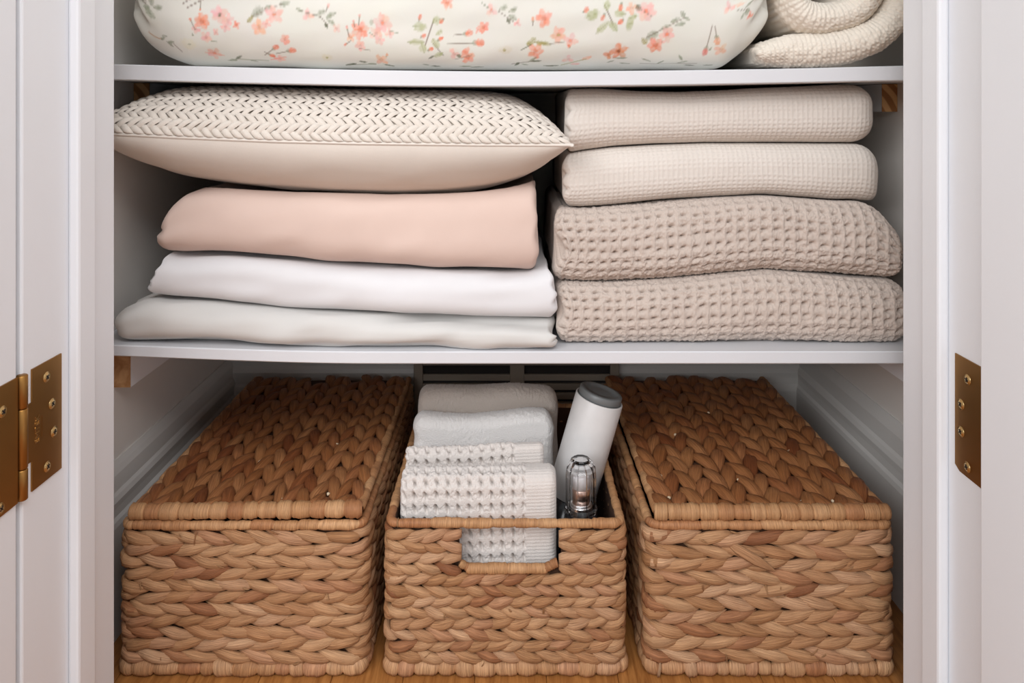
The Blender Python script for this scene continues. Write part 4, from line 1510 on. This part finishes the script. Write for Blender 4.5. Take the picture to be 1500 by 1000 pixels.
# --- the open basket
ox0, ox1, oy0, oy1, oh = PX(564, BY), PX(916, BY), BY, 1.222, .182
ob = empty('open_basket', ((ox0 + ox1) / 2, (oy0 + oy1) / 2, 0))
tag(ob, 'open woven basket with a cut-out front handle, holding towels and bottles', 'basket', BG)
hx0, hx1 = PX(680, BY), PX(815, BY)
hzz = PZ(827, BY)
w_, d_, q = ox1 - ox0 - .0084 - .022, oy1 - oy0 - .0084 - .022, .011 * math.pi / 2
s_off = ox0 + .0042 + .011
hole = ((hx0 + hx1) / 2 - s_off, (hx1 - hx0) / 2, hzz)
wall_core(ob, ox0, ox1, oy0, oy1, oh, (hx0 - .006, hx1 + .006, hzz - .006))
woven_body(ob, ox0, ox1, oy0, oy1, oh, .0130, .0225, hole=hole, limit=298, keep=[(w_, w_ + q + .2, 1.2), (2 * w_ + 2 * d_ + 3 * q - .12, 2 * w_ + 2 * d_ + 4 * q, 1.0)], seed=31)
loose_fibres(ob, ox0, ox1, oy0, oh, 33, 8, True)
# wrapped lip of the handle opening
rr = random.Random(4)


def lip(p0, p1, n, rad):
    for i in range(n):
        a_, b_ = np.array(p0) + (np.array(p1) - p0) * i / n, np.array(p0) + (np.array(p1) - p0) * (i + 1) / n
        L = np.linalg.norm(b_ - a_)
        A, C, O, uv = wrap_arrays(L * 1.15, rad * rr.uniform(.92, 1.1), rr.randrange(10 ** 6), floor_=.75)
        t = (b_ - a_) / L
        nrm = np.array([-t[1], t[0]])
        m = (a_ + b_) / 2
        co = np.stack([m[0] + t[0] * A + nrm[0] * C, BY + .0022 - O, m[1] + t[1] * A + nrm[1] * C], -1)
        piece('handle_wrap', co, FW, uv, M['rim'], ob)


lip((hx0 + .004, hzz - .0055), (hx1 - .012, hzz - .0055), 4, .0062)
lip((hx1 - .014, hzz - .0055), (hx1 + .001, hzz + .002), 2, .0048)
lip((hx0 - .005, hzz + .001), (hx0 + .007, hzz - .0055), 2, .0048)

# ------------------------------------------------------------------ towels standing in the open basket
def terry(U, V):
    return .0013 * vnoise(U * 480, V * 480, 91) + .0004 * vnoise(U * 150, V * 150, 92)


GT = 'folded towels standing in the open basket'


def upright(name, xl, xr, d, thick, top_px, z0, mat, label, disp=None, cell=.003, nu=120, Rf=None, lean=0.0, **kw):
    """towel standing on edge: front face at depth d, top fold following top_px."""
    Rf = Rf or thick * .5
    X0, X1 = PX(xl, d), PX(xr, d)
    ztop = lambda X: PZ(interp_smooth(top_px, CX + X * F / d, 6), d + thick * .4)
    zmax = float(np.max(ztop(np.linspace(X0, X1, 20))))
    # local frame: dep = distance below the top, "height" axis = -y
    return fold_mesh(name, X0, X1, lambda X: -d + 0 * X, lambda X: -(d + thick) + 0 * X, lambda X: -ztop(X), Rf, zmax - z0, nu, cell, disp, mat, label, 'towel', GT,
                     orient='upright', zfloor=z0, cover=kw.pop('cover', .03), lean=lean, **kw)


z_in = .0065
upright('terry_towel', 611, 818, 1.078, .045, [(600, 570), (620, 567), (700, 566), (760, 565), (800, 567), (820, 572)], z_in, M['terry_grey'],
        'beige-grey terry towel rearmost in the open basket', wrinkle=.004, seed=71, endr=.014, cell=.0018, nu=200, disp=terry, cover=.08)
upright('terry_towel', 605, 811, 1.029, .042, [(590, 612), (615, 607), (660, 610), (690, 611), (740, 606), (775, 600), (800, 600), (815, 606)], z_in, M['terry'],
        'white terry towel standing between the waffle towels and the rearmost towel', wrinkle=.004, seed=73, endr=.014, cell=.0018, nu=200, disp=terry, cover=.08)
upright('waffle_towel', 593, 797, .942, .018, [(580, 658), (600, 656), (690, 654), (730, 650), (800, 647)], z_in, M['towel'],
        'pale waffle towel with a hemmed edge, second from the front of the open basket', disp=slits(.0136, .0150, .0080, PX(752, .943)), cell=.0009, nu=380, cover=.06, endr=.006, seed=75)
upright('waffle_towel', 585, 816, .895, .045, [(580, 690), (600, 687), (700, 686), (760, 685), (815, 683)], z_in, M['towel'],
        'pale waffle towel with a wide plain hem, frontmost and seen through the basket handle', disp=slits(.0132, .0150, .0085, PX(768, .895)), cell=.0009, nu=380, cover=.165, endr=.010, seed=77)

# ------------------------------------------------------------------ bottles
def lathe(name, prof, mat, parent, loc, n=40, rot=None, smooth=True):
    bm = bmesh.new()
    prev = None
    for r_, z in prof:
        ring = [bm.verts.new((r_ * math.cos(2 * math.pi * i / n), r_ * math.sin(2 * math.pi * i / n), z)) for i in range(n)]
        if prev:
            for i in range(n):
                bm.faces.new((prev[i], prev[(i + 1) % n], ring[(i + 1) % n], ring[i]))
        else:
            bm.faces.new(ring)
        prev = ring
    bm.faces.new(prev)
    me = bm_mesh(name, bm, smooth)
    if rot is not None: me.transform(rot.to_4x4())
    return link(name, me, mat, parent, loc)


def tall_bottle():
    d = .995
    top = Vector((PX(881, d), d, PZ(572, d)))
    axis = Vector((.288, 0, 1)).normalized()
    Lc = (top.z - .018) / axis.z
    base = top - axis * Lc
    rot = Vector((0, 0, 1)).rotation_difference(axis).to_matrix()
    e = empty('tall_bottle', base)
    tag(e, 'tall matte white bottle with grey cap and black base, leaning in the open basket', 'bottle')
    r_ = .0318
    wl = .132
    zb = Lc - .010 - wl
    lathe('body', [(r_ - .001, zb), (r_, zb + .001), (r_, Lc - .0105), (r_ - .0006, Lc - .0095), (r_ - .0022, Lc - .0095), (r_ - .0022, Lc - .012)], M['can'], e, base, 56, rot)
    lathe('base', [(r_ - .006, 0), (r_ - .002, .0012), (r_ - .0012, .004), (r_ - .0012, zb - .0002)], M['black'], e, base, 48, rot)
    lathe('cap', [(r_ - .0032, Lc - .014), (r_ - .0032, Lc - .001), (r_ - .0042, Lc), (r_ - .010, Lc + .0005), (r_ - .0108, Lc - .0012), (r_ - .021, Lc - .0016)], M['can_grey'], e, base, 56, rot)


def perfume():
    d = .922
    X = PX(851, d)
    zc0, zc1 = PZ(745, d), PZ(671, d)
    e = empty('pump_bottle', (X, d, z_in))
    tag(e, 'small black pump bottle under a clear faceted cap, beside the front towel', 'bottle')
    rb = .0200
    lathe('bottle_body', [(rb - .003, z_in), (rb, z_in + .003), (rb, zc0 - .006), (rb - .0015, zc0 - .0035), (.012, zc0 - .003)], M['black'], e, (X, d, 0))
    rc = .0188
    h0, h1 = zc0 - .0025, zc1
    hh_ = h1 - h0
    outer = [(rc * 1.0, h0), (rc * 1.08, h0 + .002), (rc * 1.08, h0 + .0045), (rc * 1.0, h0 + .007), (rc, h0 + hh_ * .70), (rc * .94, h0 + hh_ * .84), (rc * .72, h0 + hh_ * .96), (rc * .55, h1)]
    inner = [(rc * .45, h1 - .006), (rc * .66, h1 - .009), (rc * .82, h0 + hh_ * .78), (rc * .86, h0 + hh_ * .66), (rc * .86, h0 + .0005)]
    n = 10
    bm = bmesh.new()
    prev = first = None
    for r_, z in outer + inner:
        ring = [bm.verts.new((r_ * math.cos(2 * math.pi * i / n), r_ * math.sin(2 * math.pi * i / n), z)) for i in range(n)]
        if prev:
            if (r_, z) == inner[0]:
                bm.faces.new(prev)          # closed dome outside
                bm.faces.new(ring)          # closed dome inside
            else:
                for i in range(n): bm.faces.new((prev[i], prev[(i + 1) % n], ring[(i + 1) % n], ring[i]))
        else:
            first = ring
        prev = ring
    for i in range(n): bm.faces.new((first[i], first[(i + 1) % n], prev[(i + 1) % n], prev[i]))
    link('clear_cap', bm_mesh('clear_cap', bm, False), M['clear'], e, (X, d, 0))
    lathe('collar', [(.0134, h0 - .0006), (.0134, h0 + .008), (.0128, h0 + .009), (.0104, h0 + .009)], M['silver'], e, (X, d, 0), 32)
    lathe('pump_stem', [(.0102, h0 + .0092), (.0102, h0 + .028), (.0098, h0 + .0285)], M['copper'], e, (X, d, 0), 32)
    lathe('nozzle', [(.0094, h0 + .0287), (.0094, h0 + .042), (.0080, h0 + .0445), (.004, h0 + .045)], M['nozzle'], e, (X, d, 0), 32)
    lathe('collar_ring', [(.0115, h0 + .0091), (.0122, h0 + .0098), (.0122, h0 + .0114), (.0104, h0 + .012)], M['silver'], e, (X, d, 0), 32)


tall_bottle()
perfume()
